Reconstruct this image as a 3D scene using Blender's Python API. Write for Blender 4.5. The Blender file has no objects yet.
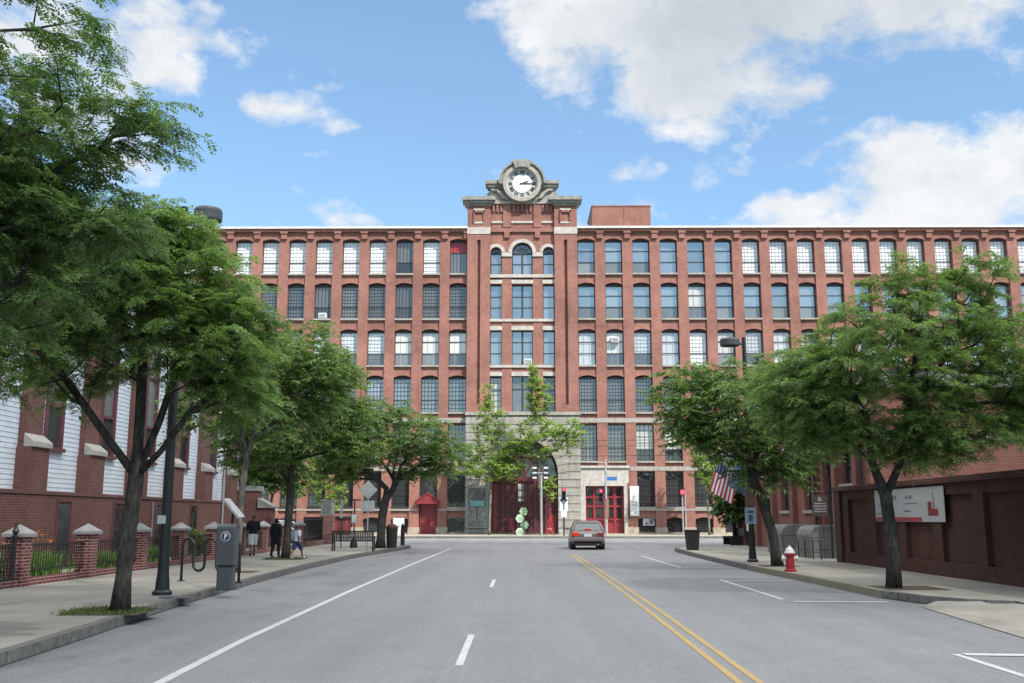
import bpy, bmesh, math, random
import numpy as np
from mathutils import Vector, Matrix
R=math.radians; PI=math.pi
random.seed(7); RNG=np.random.default_rng(11)
scene=bpy.context.scene
COL=scene.collection
# ---------------------------------------------------------------- camera
CAM=Vector((0,0,1.65)); FPX=1000.0; TH=R(9.95); PS=math.atan(8/1000*math.cos(TH))
_f=Vector((-math.sin(PS)*math.cos(TH),math.cos(PS)*math.cos(TH),math.sin(TH)))
_r=Vector((math.cos(PS),math.sin(PS),0)); _u=_r.cross(_f)
def ray(x,y): return _f+_r*((x-512)/FPX)+_u*((341.5-y)/FPX)
def fp(x,y,Y): d=ray(x,y); return CAM+d*(Y/d.y)        # point of the photo at distance Y
def fx(x,y,Y): return fp(x,y,Y).x
def fz(x,y,Y): return fp(x,y,Y).z
cd=bpy.data.cameras.new('camera'); cam=bpy.data.objects.new('camera',cd); COL.objects.link(cam)
cd.sensor_width=36; cd.lens=36*FPX/1024; cd.clip_end=4000; cd.clip_start=.1
cam.location=CAM
M3=Matrix((_r,_u,-_f)).transposed(); cam.rotation_euler=M3.to_euler()
scene.camera=cam
# ---------------------------------------------------------------- materials
MATS={}
def newmat(n):
    m=bpy.data.materials.new(n); m.use_nodes=True; nt=m.node_tree; nt.nodes.clear()
    o=nt.nodes.new('ShaderNodeOutputMaterial'); return m,nt,o
def N(nt,t,**k):
    n=nt.nodes.new(t)
    for a,b in k.items():
        if a.startswith('i_'):
            key=a[2:]; n.inputs[int(key) if key.isdigit() else key].default_value=b
        else: setattr(n,a,b)
    return n
def mix(nt,a,b,fac,mode='MIX'):
    n=nt.nodes.new('ShaderNodeMix'); n.data_type='RGBA'; n.blend_type=mode
    for sock,v in ((0,fac),(6,a),(7,b)):
        if isinstance(v,(int,float)): n.inputs[sock].default_value=v
        elif isinstance(v,tuple): n.inputs[sock].default_value=v if len(v)==4 else (*v,1)
        else: nt.links.new(v,n.inputs[sock])
    return n.outputs[2]
def mth(nt,op,a,b=None,c=None):
    n=nt.nodes.new('ShaderNodeMath'); n.operation=op
    for i,v in enumerate((a,b,c)):
        if v is None: continue
        if isinstance(v,(int,float)): n.inputs[i].default_value=v
        else: nt.links.new(v,n.inputs[i])
    return n.outputs[0]
def noise(nt,vec,scale,detail=4,rough=.55):
    n=N(nt,'ShaderNodeTexNoise',i_Scale=scale,i_Detail=detail,i_Roughness=rough)
    if vec is not None: nt.links.new(vec,n.inputs['Vector'])
    return n.outputs['Fac']
def ramp(nt,fac,p0,p1,c0=(0,0,0),c1=(1,1,1)):
    n=nt.nodes.new('ShaderNodeValToRGB'); e=n.color_ramp.elements
    e[0].position=p0; e[1].position=p1; e[0].color=(*c0,1); e[1].color=(*c1,1)
    nt.links.new(fac,n.inputs[0]); return n.outputs[0]
def pos(nt): return nt.nodes.new('ShaderNodeNewGeometry').outputs['Position']
def wallvec(nt):
    g=nt.nodes.new('ShaderNodeNewGeometry'); s=N(nt,'ShaderNodeSeparateXYZ'); nt.links.new(g.outputs['Position'],s.inputs[0])
    sn=N(nt,'ShaderNodeSeparateXYZ'); nt.links.new(g.outputs['True Normal'],sn.inputs[0])
    ax=mth(nt,'ABSOLUTE',sn.outputs[0]); f=mth(nt,'GREATER_THAN',ax,.6)
    h=mth(nt,'ADD',mth(nt,'MULTIPLY',s.outputs[1],f),mth(nt,'MULTIPLY',s.outputs[0],mth(nt,'SUBTRACT',1,f)))
    c=N(nt,'ShaderNodeCombineXYZ'); nt.links.new(h,c.inputs[0]); nt.links.new(s.outputs[2],c.inputs[1]); return c.outputs[0],g.outputs['Position']
def bsdf(nt,o,color,rough=.8,metal=0,spec=.5,bump=None,bs=.3,bd=.02):
    p=nt.nodes.new('ShaderNodeBsdfPrincipled')
    if isinstance(color,tuple): p.inputs['Base Color'].default_value=(*color,1) if len(color)==3 else color
    else: nt.links.new(color,p.inputs['Base Color'])
    if isinstance(rough,(int,float)): p.inputs['Roughness'].default_value=rough
    else: nt.links.new(rough,p.inputs['Roughness'])
    p.inputs['Metallic'].default_value=metal; p.inputs['Specular IOR Level'].default_value=spec
    if bump is not None:
        b=N(nt,'ShaderNodeBump',i_Strength=bs,i_Distance=bd); nt.links.new(bump,b.inputs['Height']); nt.links.new(b.outputs[0],p.inputs['Normal'])
    nt.links.new(p.outputs[0],o.inputs[0]); return p
def plain(n,c,rough=.6,metal=0,var=.25,scale=6,spec=.5,bs=.15):
    if n in MATS: return MATS[n]
    m,nt,o=newmat(n); ps=pos(nt)
    f=noise(nt,ps,scale,5,.6); f2=noise(nt,ps,scale*.13,3)
    k=mth(nt,'ADD',mth(nt,'MULTIPLY',f,.6),mth(nt,'MULTIPLY',f2,.4))
    dk=tuple(x*(1-var) for x in c); lt=tuple(min(1,x*(1+var)) for x in c)
    col=ramp(nt,k,.3,.7,dk,lt)
    bsdf(nt,o,col,mth(nt,'ADD',rough-.08,mth(nt,'MULTIPLY',f,.16)),metal,spec,f,bs,.01)
    MATS[n]=m; return m
def brick(n,c1,c2,mortar,patch=.25,bw=.215,rh=.072,ms=.008,bs=.5):
    m,nt,o=newmat(n); v,ps=wallvec(nt)
    b=N(nt,'ShaderNodeTexBrick',i_Scale=1.0); nt.links.new(v,b.inputs['Vector'])
    b.inputs['Brick Width'].default_value=bw; b.inputs['Row Height'].default_value=rh; b.inputs['Mortar Size'].default_value=ms
    b.inputs['Mortar Smooth'].default_value=.2; b.inputs['Bias'].default_value=-.1
    b.inputs['Color1'].default_value=(*c1,1); b.inputs['Color2'].default_value=(*c2,1); b.inputs['Mortar'].default_value=(*mortar,1)
    a=noise(nt,ps,.35,5,.65); a2=noise(nt,ps,2.2,4,.6)
    k=mth(nt,'ADD',mth(nt,'MULTIPLY',a,.7),mth(nt,'MULTIPLY',a2,.3))
    t=ramp(nt,k,.3,.72,(1-patch,)*3,(1+patch*.8,)*3)
    col=mix(nt,b.outputs['Color'],t,1.0,'MULTIPLY')
    # vertical rain streaks
    mp=N(nt,'ShaderNodeMapping'); mp.inputs['Scale'].default_value=(1.6,.12,1); nt.links.new(v,mp.inputs[0])
    st=ramp(nt,noise(nt,mp.outputs[0],1.0,5,.7),.52,.75,(1,1,1),(.78,.77,.76)); col=mix(nt,col,st,.8,'MULTIPLY')
    bsdf(nt,o,col,.88,0,.25,b.outputs['Fac'],-bs,.006); MATS[n]=m; return m
def stone(n,c,joints=None,var=.22,scale=3,streak=.35,rough=.85):
    m,nt,o=newmat(n); v,ps=wallvec(nt)
    f=noise(nt,ps,scale,6,.65); f2=noise(nt,ps,scale*9,3)
    col=ramp(nt,f,.3,.7,tuple(x*(1-var) for x in c),tuple(min(1,x*(1+var)) for x in c))
    mp=N(nt,'ShaderNodeMapping'); mp.inputs['Scale'].default_value=(2.2,.15,1); nt.links.new(v,mp.inputs[0])
    st=ramp(nt,noise(nt,mp.outputs[0],1.3,5,.7),.5,.75,(1,1,1),(1-streak,)*3); col=mix(nt,col,st,1.0,'MULTIPLY')
    h=f2
    if joints:
        b=N(nt,'ShaderNodeTexBrick',i_Scale=1.0); nt.links.new(v,b.inputs['Vector'])
        b.inputs['Brick Width'].default_value=joints[0]; b.inputs['Row Height'].default_value=joints[1]; b.inputs['Mortar Size'].default_value=joints[2]
        b.inputs['Color1'].default_value=(1,1,1,1); b.inputs['Color2'].default_value=(.8,.8,.79,1); b.inputs['Mortar'].default_value=(.45,.44,.42,1)
        col=mix(nt,col,b.outputs['Color'],1.0,'MULTIPLY')
    bsdf(nt,o,col,rough,0,.25,h,.3,.015); MATS[n]=m; return m
def M(n): return MATS[n]

brick('mill_brick',(.285,.117,.09),(.222,.085,.066),(.27,.19,.16),.4)
brick('church_brick',(.165,.064,.056),(.115,.043,.039),(.17,.125,.11),.25,ms=.009)
brick('fence_brick',(.20,.045,.038),(.11,.028,.026),(.34,.27,.25),.25,ms=.011)
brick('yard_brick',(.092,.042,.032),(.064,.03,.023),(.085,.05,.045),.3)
brick('hall_brick',(.22,.078,.057),(.175,.056,.042),(.26,.17,.14),.2)
brick('hall_dark_brick',(.12,.045,.037),(.085,.032,.028),(.12,.08,.07),.25)
stone('limestone',(.31,.29,.26))
stone('light_stone',(.41,.385,.35),streak=.22)
stone('weathered_stone',(.24,.235,.21),streak=.4,var=.3)
stone('ashlar',(.33,.315,.285),joints=(1.25,.62,.012),streak=.3)
stone('granite',(.2,.195,.185),joints=(.9,.45,.015))
stone('base_stone',(.34,.29,.22),var=.3)
stone('white_coping',(.58,.57,.55),streak=.1)
stone('cap_stone',(.27,.265,.255),var=.2)
stone('buttress_stone',(.36,.34,.31),var=.15)
plain('black_iron',(.012,.013,.014),.45)
plain('dark_frame',(.03,.029,.03),.5)
plain('red_paint',(.2,.022,.026),.45,var=.3)
plain('bar_grey',(.36,.36,.37),.6)
plain('clock_grey',(.33,.325,.31),.6)
plain('lamp_grey',(.06,.062,.068),.5)
plain('dark_red_wood',(.07,.015,.018),.55,var=.45,scale=3)
plain('bright_red',(.3,.018,.022),.35)
plain('white_paint',(.55,.55,.54),.5,var=.08)
plain('steel_grey',(.22,.23,.23),.45,.3)
plain('galvanised',(.4,.41,.41),.45,.5)
plain('rubber',(.014,.014,.014),.8)
plain('signal_black',(.015,.015,.014),.5)
plain('banner_sheet',(.4,.41,.41),.6,var=.08)
plain('sign_white',(.62,.64,.63),.45,var=.06)
plain('sign_back',(.36,.37,.36),.45,.3)
plain('meter_grey',(.055,.062,.068),.5,var=.12)
plain('mauve_trim',(.12,.04,.048),.6)
plain('brown_sign',(.05,.024,.018),.5)
plain('soil',(.06,.045,.03),.95,var=.4,scale=12)
plain('skin',(.2,.1,.065),.6,var=.08)
plain('hair',(.012,.01,.009),.6)
plain('black_cloth',(.012,.012,.014),.9)
plain('white_cloth',(.7,.7,.72),.9,var=.08)
plain('pale_blue_cloth',(.42,.48,.56),.9,var=.08)
plain('dark_interior',(.016,.016,.018),.9)
plain('blue_sign',(.03,.12,.35),.5)
plain('teal_board',(.12,.3,.3),.5)
plain('sage_green',(.22,.38,.2),.6,var=.15)
plain('moss_green',(.10,.19,.12),.6,var=.2)
plain('pale_sage',(.48,.55,.45),.6,var=.1)
plain('roof_tar',(.12,.12,.12),.9)
plain('slate',(.1,.1,.11),.7,var=.35,scale=8)
plain('ink',(.02,.02,.022),.7)
plain('grey_ink',(.2,.2,.21),.7)
plain('flag_navy',(.018,.03,.09),.85)
plain('flag_red',(.33,.03,.045),.85)
plain('flag_white',(.62,.62,.62),.85,var=.08)
plain('flag_slate',(.09,.13,.19),.85)
plain('orange_petal',(.65,.2,.04),.6)
plain('wood_pole',(.13,.1,.075),.9,var=.35,scale=9)
plain('copper_plate',(.22,.11,.08),.7)
def glassmat(n,base,refl,rough=.06,var=.5,bump=.35):
    """old window glass: dim interior under a reflecting sheet, each pane a little different"""
    m,nt,o=newmat(n); oi=nt.nodes.new('ShaderNodeObjectInfo'); ps=pos(nt)
    f=noise(nt,ps,.9,3); k=mth(nt,'ADD',mth(nt,'MULTIPLY',oi.outputs['Random'],.6),mth(nt,'MULTIPLY',f,.4))
    col=ramp(nt,k,.2,.8,tuple(x*(1-var) for x in base),tuple(min(1,x*(1+var)) for x in base))
    d=N(nt,'ShaderNodeBsdfDiffuse'); nt.links.new(col,d.inputs[0])
    g=N(nt,'ShaderNodeBsdfGlossy',i_Roughness=rough); g.inputs[0].default_value=(.86,.95,.94,1)
    b=N(nt,'ShaderNodeBump',i_Strength=bump,i_Distance=.03); nt.links.new(noise(nt,ps,1.7,2),b.inputs['Height']); nt.links.new(b.outputs[0],g.inputs['Normal'])
    x=nt.nodes.new('ShaderNodeMixShader'); x.inputs[0].default_value=refl
    nt.links.new(d.outputs[0],x.inputs[1]); nt.links.new(g.outputs[0],x.inputs[2]); nt.links.new(x.outputs[0],o.inputs[0])
    MATS[n]=m; return m
glassmat('sky_glass',(.115,.125,.125),.30)
glassmat('grey_glass',(.105,.105,.105),.13)
glassmat('blue_grey_glass',(.2,.215,.24),.2)
glassmat('white_blind_glass',(.74,.75,.74),.10,var=.07)
glassmat('dark_glass',(.035,.037,.04),.10)
glassmat('frosted_lower',(.12,.13,.128),.12)
glassmat('muted_blind_glass',(.43,.45,.46),.17,var=.3)
glassmat('curtain_glass',(.5,.5,.46),.12,var=.25)
glassmat('red_panel',(.36,.03,.035),.04,var=.1)
glassmat('car_glass',(.03,.034,.034),.13,var=.1,bump=0)
def leafmat(n,c,c2,trans=.35):
    m,nt,o=newmat(n); g=nt.nodes.new('ShaderNodeNewGeometry')
    f=noise(nt,g.outputs['Position'],.9,3)
    k=mth(nt,'ADD',mth(nt,'MULTIPLY',g.outputs['Random Per Island'],.55),mth(nt,'MULTIPLY',f,.5))
    col=ramp(nt,k,.28,.78,c,c2)
    p=nt.nodes.new('ShaderNodeBsdfPrincipled'); nt.links.new(col,p.inputs['Base Color']); p.inputs['Roughness'].default_value=.5; p.inputs['Specular IOR Level'].default_value=.35
    t=N(nt,'ShaderNodeBsdfTranslucent'); tc=mix(nt,col,(1.2,1.3,.7),1.0,'MULTIPLY'); nt.links.new(tc,t.inputs[0])
    x=nt.nodes.new('ShaderNodeMixShader'); x.inputs[0].default_value=trans
    nt.links.new(p.outputs[0],x.inputs[1]); nt.links.new(t.outputs[0],x.inputs[2]); nt.links.new(x.outputs[0],o.inputs[0]); MATS[n]=m
leafmat('locust_leaf',(.09,.16,.055),(.235,.335,.115),.5)
leafmat('dark_leaf',(.075,.135,.055),(.175,.26,.10),.48)
leafmat('ginkgo_leaf',(.17,.27,.06),(.34,.45,.13),.45)
leafmat('lily_leaf',(.10,.2,.045),(.22,.34,.1))
leafmat('grass_blade',(.045,.08,.02),(.13,.17,.06))
def barkmat(n,c):
    m,nt,o=newmat(n); ps=pos(nt); mp=N(nt,'ShaderNodeMapping'); mp.inputs['Scale'].default_value=(14,14,3); nt.links.new(ps,mp.inputs[0])
    f=noise(nt,mp.outputs[0],1.5,6,.75); g2=noise(nt,ps,2.5,4); col=ramp(nt,f,.36,.64,tuple(x*.4 for x in c),tuple(x*1.6 for x in c)); col=mix(nt,col,ramp(nt,g2,.4,.65,(.8,.8,.8),(1.25,1.25,1.15)),1.0,'MULTIPLY'); bsdf(nt,o,col,.95,0,.2,f,1.0,.06); MATS[n]=m
barkmat('bark',(.06,.055,.05)); barkmat('pale_bark',(.16,.15,.13))
# ground materials
def asphalt():
    m,nt,o=newmat('asphalt'); ps=pos(nt)
    fine=mth(nt,'ADD',mth(nt,'MULTIPLY',noise(nt,ps,60,4,.75),.6),mth(nt,'MULTIPLY',noise(nt,ps,14,5,.75),.4)); mid=noise(nt,ps,1.1,5,.6); mp=N(nt,'ShaderNodeMapping'); mp.inputs['Scale'].default_value=(1.3,.05,1); nt.links.new(ps,mp.inputs[0])
    lane=noise(nt,mp.outputs[0],1.0,4,.6)
    c=ramp(nt,fine,.36,.64,(.108,.111,.115),(.245,.249,.255))
    c=mix(nt,c,ramp(nt,mid,.3,.7,(.94,.94,.94),(1.05,1.05,1.05)),1.0,'MULTIPLY')
    c=mix(nt,c,ramp(nt,lane,.35,.65,(.93,.93,.93),(1.06,1.06,1.06)),1.0,'MULTIPLY')
    # oil and wear stains
    mp3=N(nt,'ShaderNodeMapping'); mp3.inputs['Scale'].default_value=(.9,.35,1); nt.links.new(ps,mp3.inputs[0])
    st=ramp(nt,noise(nt,mp3.outputs[0],.8,7,.72),.5,.72,(1,1,1),(.5,.5,.5)); sx=N(nt,'ShaderNodeSeparateXYZ'); nt.links.new(ps,sx.inputs[0])
    park=mth(nt,'ADD',ramp(nt,mth(nt,'MULTIPLY',mth(nt,'ADD',sx.outputs[0],0),-.1),.37,.45),mth(nt,'MULTIPLY',ramp(nt,mth(nt,'MULTIPLY',sx.outputs[0],.1),.5,.62),.5))   # oil drips where cars park by the kerbs
    c=mix(nt,c,st,mth(nt,'ADD',.1,mth(nt,'MULTIPLY',park,.75)),'MULTIPLY')
    chips=ramp(nt,noise(nt,ps,16,3,.7),.64,.7,(1,1,1),(.72,.72,.72)); c=mix(nt,c,chips,.55,'MULTIPLY')
    # cracks
    w=N(nt,'ShaderNodeTexVoronoi',i_Scale=.16); w.feature='DISTANCE_TO_EDGE'
    dv=N(nt,'ShaderNodeVectorMath'); dv.operation='ADD'; nz=N(nt,'ShaderNodeTexNoise',i_Scale=.9,i_Detail=5); nt.links.new(ps,nz.inputs['Vector'])
    sc=N(nt,'ShaderNodeVectorMath'); sc.operation='SCALE'; sc.inputs['Scale'].default_value=2.2; nt.links.new(nz.outputs['Color'],sc.inputs[0])
    nt.links.new(ps,dv.inputs[0]); nt.links.new(sc.outputs[0],dv.inputs[1]); nt.links.new(dv.outputs[0],w.inputs['Vector'])
    ck=ramp(nt,w.outputs['Distance'],.0,.004,(.7,.7,.7),(1,1,1)); c=mix(nt,c,ck,.35,'MULTIPLY')
    bsdf(nt,o,c,.85,0,.3,fine,.35,.01); MATS['asphalt']=m
asphalt()
def concrete(n,c,slab,js=.012):
    m,nt,o=newmat(n); ps=pos(nt); b=N(nt,'ShaderNodeTexBrick',i_Scale=1.0); nt.links.new(ps,b.inputs['Vector']); b.offset=0
    b.inputs['Brick Width'].default_value=slab; b.inputs['Row Height'].default_value=slab; b.inputs['Mortar Size'].default_value=js
    b.inputs['Color1'].default_value=(*c,1); b.inputs['Color2'].default_value=(*[x*.86 for x in c],1); b.inputs['Mortar'].default_value=(*[x*.55 for x in c],1)
    f=noise(nt,ps,.7,6,.65); fine=noise(nt,ps,60,3,.6)
    col=mix(nt,b.outputs[0],ramp(nt,f,.3,.72,(.72,.72,.71),(1.12,1.12,1.12)),1.0,'MULTIPLY')
    col=mix(nt,col,ramp(nt,fine,.3,.7,(.88,.88,.88),(1.1,1.1,1.1)),1.0,'MULTIPLY')
    sp=ramp(nt,noise(nt,ps,9,2),.66,.72,(1,1,1),(.72,.72,.72)); col=mix(nt,col,sp,.6,'MULTIPLY')
    bsdf(nt,o,col,.9,0,.2,fine,.2,.006); MATS[n]=m
concrete('sidewalk_concrete',(.30,.285,.25),1.5)
concrete('far_concrete',(.36,.335,.29),1.8)
def paint(n,c,wear=.5):
    m,nt,o=newmat(n); ps=pos(nt); f=noise(nt,ps,26,5,.7); g=noise(nt,ps,1.5,3)
    k=mth(nt,'ADD',mth(nt,'MULTIPLY',f,.75),mth(nt,'MULTIPLY',g,.25))
    col=ramp(nt,k,wear-.09,wear+.06,(.15,.152,.155),c); bsdf(nt,o,col,.7,0,.3); MATS[n]=m
paint('road_white',(.44,.45,.46),.42); paint('road_yellow',(.36,.25,.085),.45)
plain('tar',(.075,.077,.08),.75)
plain('patch_asphalt',(.12,.124,.13),.9,var=.2,scale=30)
paint('kerb_yellow',(.24,.21,.12),.5)
stone('kerb_granite',(.155,.15,.14),joints=(1.8,5,.02),var=.35,scale=6,streak=.2)
def lawn():
    m,nt,o=newmat('lawn'); ps=pos(nt); f=noise(nt,ps,14,5,.7); g=noise(nt,ps,.6,4)
    c=ramp(nt,f,.3,.7,(.03,.055,.015),(.09,.13,.04)); c=mix(nt,c,ramp(nt,g,.4,.7,(1,1,1),(1.2,1,.8)),1.0,'MULTIPLY'); bsdf(nt,o,c,.95,0,.1,f,.6,.03); MATS['lawn']=m
lawn()
def clap():
    m,nt,o=newmat('clapboard'); v,ps=wallvec(nt); f=noise(nt,ps,2,4); c=ramp(nt,f,.3,.7,(.53,.575,.62),(.63,.67,.71)); bsdf(nt,o,c,.6,0,.3); MATS['clapboard']=m
clap()
def emis(n,c,s):
    m,nt,o=newmat(n); e=N(nt,'ShaderNodeEmission'); e.inputs[0].default_value=(*c,1); e.inputs[1].default_value=s; nt.links.new(e.outputs[0],o.inputs[0]); MATS[n]=m
emis('signal_red',(1,.03,.06),3.0); emis('brake_red',(1,.055,.03),.36)
def carpaint(n,c):
    m,nt,o=newmat(n); p=bsdf(nt,o,c,.3,.25,.5); p.inputs['Coat Weight'].default_value=.6; p.inputs['Coat Roughness'].default_value=.05; MATS[n]=m
carpaint('mauve_paint',(.165,.13,.125)); carpaint('white_car_paint',(.7,.7,.7))
# ---------------------------------------------------------------- mesh builder (world coordinates)
class MB:
    def __init__(s): s.v=[]; s.f=[]; s.mi=[]; s.m=0
    def add(s,vs,fs):
        b=len(s.v); s.v+= [tuple(p) for p in vs]
        for f in fs: s.f.append([i+b for i in f]); s.mi.append(s.m)
        return s
    def box(s,x0,x1,y0,y1,z0,z1):
        return s.add([(x0,y0,z0),(x1,y0,z0),(x1,y1,z0),(x0,y1,z0),(x0,y0,z1),(x1,y0,z1),(x1,y1,z1),(x0,y1,z1)],
            [(0,3,2,1),(4,5,6,7),(0,1,5,4),(1,2,6,5),(2,3,7,6),(3,0,4,7)])
    def prism_y(s,pts,y0,y1):      # pts (x,z) counter-clockwise seen from -Y
        n=len(pts); return s.add([(x,y0,z) for x,z in pts]+[(x,y1,z) for x,z in pts],
            [tuple(range(n)),tuple(range(2*n-1,n-1,-1))]+[(i,i+n,(i+1)%n+n,(i+1)%n) for i in range(n)])
    def prism_x(s,pts,x0,x1):      # pts (y,z)
        n=len(pts); return s.add([(x0,y,z) for y,z in pts]+[(x1,y,z) for y,z in pts],
            [tuple(range(n-1,-1,-1)),tuple(range(n,2*n))]+[(i,(i+1)%n,(i+1)%n+n,i+n) for i in range(n)])
    def prism_z(s,pts,z0,z1):
        n=len(pts); return s.add([(x,y,z0) for x,y in pts]+[(x,y,z1) for x,y in pts],
            [tuple(range(n-1,-1,-1)),tuple(range(n,2*n))]+[(i,(i+1)%n,(i+1)%n+n,i+n) for i in range(n)])
    def tube(s,path,r,n=8,caps=True):
        path=[Vector(p) for p in path]; k=len(path); rr=r if isinstance(r,(list,tuple)) else [r]*k
        vs=[];ref=None
        for i,p in enumerate(path):
            d=(path[min(i+1,k-1)]-path[max(i-1,0)]); d.normalize()
            if ref is None:
                ref=Vector((0,0,1)) if abs(d.z)<.9 else Vector((1,0,0))
            a=d.cross(ref); 
            if a.length<1e-4: a=d.cross(Vector((.3,.8,.5)))
            a.normalize(); b=a.cross(d); ref=b.cross(a) if False else b
            for j in range(n):
                t=2*PI*j/n; vs.append(p+(a*math.cos(t)+b*math.sin(t))*rr[i])
            ref=b
        fs=[(i*n+j,i*n+(j+1)%n,(i+1)*n+(j+1)%n,(i+1)*n+j) for i in range(k-1) for j in range(n)]
        if caps: fs+=[tuple(range(n-1,-1,-1)),tuple((k-1)*n+j for j in range(n))]
        return s.add(vs,fs)
    def lathe(s,c,prof,n=20):      # prof (r,z)
        vs=[];k=len(prof)
        for r_,z in prof:
            for j in range(n): t=2*PI*j/n; vs.append((c[0]+r_*math.cos(t),c[1]+r_*math.sin(t),c[2]+z))
        fs=[(i*n+j,i*n+(j+1)%n,(i+1)*n+(j+1)%n,(i+1)*n+j) for i in range(k-1) for j in range(n)]+[tuple(range(n-1,-1,-1)),tuple((k-1)*n+j for j in range(n))]
        return s.add(vs,fs)
    def disc_y(s,cx,cz,r,y0,y1,n=40):
        return s.prism_y([(cx+r*math.cos(2*PI*j/n),cz+r*math.sin(2*PI*j/n)) for j in range(n)],y0,y1)
    def ring_y(s,cx,cz,r0,r1,y0,y1,a0=0,a1=360,n=36):
        st=[R(a0+(a1-a0)*i/n) for i in range(n+1)]; full=abs(a1-a0)>=359.9
        vs=[]
        for y in (y0,y1):
            for r_ in (r0,r1):
                vs+=[(cx+r_*math.cos(t),y,cz+r_*math.sin(t)) for t in st]
        L=n+1; A,B,Cc,D=0,L,2*L,3*L; fs=[]
        for i in range(n):
            fs+=[(A+i,A+i+1,B+i+1,B+i)[::-1],(Cc+i,Cc+i+1,D+i+1,D+i),(A+i,A+i+1,Cc+i+1,Cc+i),(B+i,B+i+1,D+i+1,D+i)[::-1]]
        if not full:
            fs+=[(A,B,D,Cc),(A+n,B+n,D+n,Cc+n)[::-1]]
        return s.add(vs,fs)
    def xform(s,mat,start=0):
        for i in range(start,len(s.v)): s.v[i]=tuple(mat@Vector(s.v[i]))
        return s
    def build(s,name,mats,parent=None,smooth=False,bevel=0,local=False):
        me=bpy.data.meshes.new(name)
        L=Vector((0,0,0))
        if parent is not None and not local:
            L=Vector(WL[parent.name])
        elif parent is None and not local and s.v:
            a=np.array(s.v); L=Vector(((a[:,0].min()+a[:,0].max())/2,(a[:,1].min()+a[:,1].max())/2,a[:,2].min()))
        me.from_pydata([tuple(Vector(p)-L) for p in s.v],[],s.f)
        ml=mats if isinstance(mats,(list,tuple)) else [mats]
        for m in ml: me.materials.append(MATS[m] if isinstance(m,str) else m)
        if len(ml)>1: me.polygons.foreach_set('material_index',s.mi)
        if smooth: me.polygons.foreach_set('use_smooth',[True]*len(me.polygons))
        bm=bmesh.new(); bm.from_mesh(me); bmesh.ops.recalc_face_normals(bm,faces=bm.faces); bm.to_mesh(me); bm.free()
        o=bpy.data.objects.new(name,me); COL.objects.link(o)
        if parent is not None: o.parent=parent; WL[o.name]=tuple(L)
        else: o.location=L; WL[o.name]=tuple(L)
        if bevel:
            b=o.modifiers.new('bevel','BEVEL'); b.width=bevel; b.segments=2; b.limit_method='ANGLE'; b.angle_limit=R(40)
        return o
WL={}
def thing(name,label,cat,loc=(0,0,0),rz=0,group=None):
    o=bpy.data.objects.new(name,None); COL.objects.link(o); o.location=loc; o.rotation_euler=(0,0,rz); o.empty_display_size=.3
    o['label']=label; o['category']=cat
    if group: o['group']=group
    WL[o.name]=tuple(loc); return o
def tag(o,label,cat,group=None):
    o['label']=label; o['category']=cat
    if group: o['group']=group
    return o
def struct(o): o['kind']='structure'; return o
def stuff(o): o['kind']='stuff'; return o
def copy_tree(o,parent=None,loc=None,rz=None,label=None,group=None):
    c=o.copy(); COL.objects.link(c)
    if parent is not None: c.parent=parent
    if loc is not None: c.location=loc
    if rz is not None: c.rotation_euler=(0,0,rz)
    if label: c['label']=label
    if group: c['group']=group
    for ch in list(o.children): copy_tree(ch,c)
    return c
def mesh_np(name,quads,mat,parent=None,smooth=False,tris=None):
    """quads (n,4,3) numpy world coords"""
    L=np.array(WL[parent.name]) if parent is not None else np.zeros(3)
    n=len(quads); me=bpy.data.meshes.new(name); v=(quads.reshape(-1,3)-L).astype(np.float32)
    me.vertices.add(n*4); me.vertices.foreach_set('co',v.ravel()); me.loops.add(n*4); me.loops.foreach_set('vertex_index',np.arange(n*4,dtype=np.int32))
    me.polygons.add(n); me.polygons.foreach_set('loop_start',np.arange(0,n*4,4,dtype=np.int32)); me.polygons.foreach_set('loop_total',np.full(n,4,dtype=np.int32))
    me.update(); me.validate(); me.materials.append(MATS[mat])
    o=bpy.data.objects.new(name,me); COL.objects.link(o)
    if parent is not None: o.parent=parent
    return o
# ================================================================ the mill
YF=90.0
mill=thing('mill_building','long red brick mill with a stone clock tower across the street end','building',(.24,YF,0))
TX=.24                                              # tower centre
sR=(fx(833.6,256,YF)-fx(586.07,256,YF))/9; xR0=fx(586.07,256,YF)
sL=(fx(458.4,256,YF)-fx(270.4,256,YF))/7; xL0=fx(458.4,256,YF)
NR,NL=23,16; WW=1.6
colsR=[xR0+k*sR for k in range(NR)]; colsL=[xL0-k*sL for k in range(NL)]
ROWS=[(27.16,23.86,1),(22.98,19.6,1),(18.62,15.26,1),(14.34,10.97,1),(9.88,6.58,0),(5.6,2.52,0)]   # top, bottom, arched
BASE=(1.62,.3)
RISE=.2; YS=YF+.16; YW=YF+.44; YB=YF+.75
def arch_pts(xc,w,zs,rise,n=8):                     # points left to right along a segmental arch
    return [(xc-w/2+w*i/n, zs+rise*(1-(2*i/n-1)**2)) for i in range(n+1)]
wall=MB(); corb=MB(); plinths=[]
def part(name,mat,*boxes,parent=None,**k):
    m=MB()
    for b in boxes: m.box(*b)
    return m.build(name,mat,parent or mill,**k)
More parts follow.
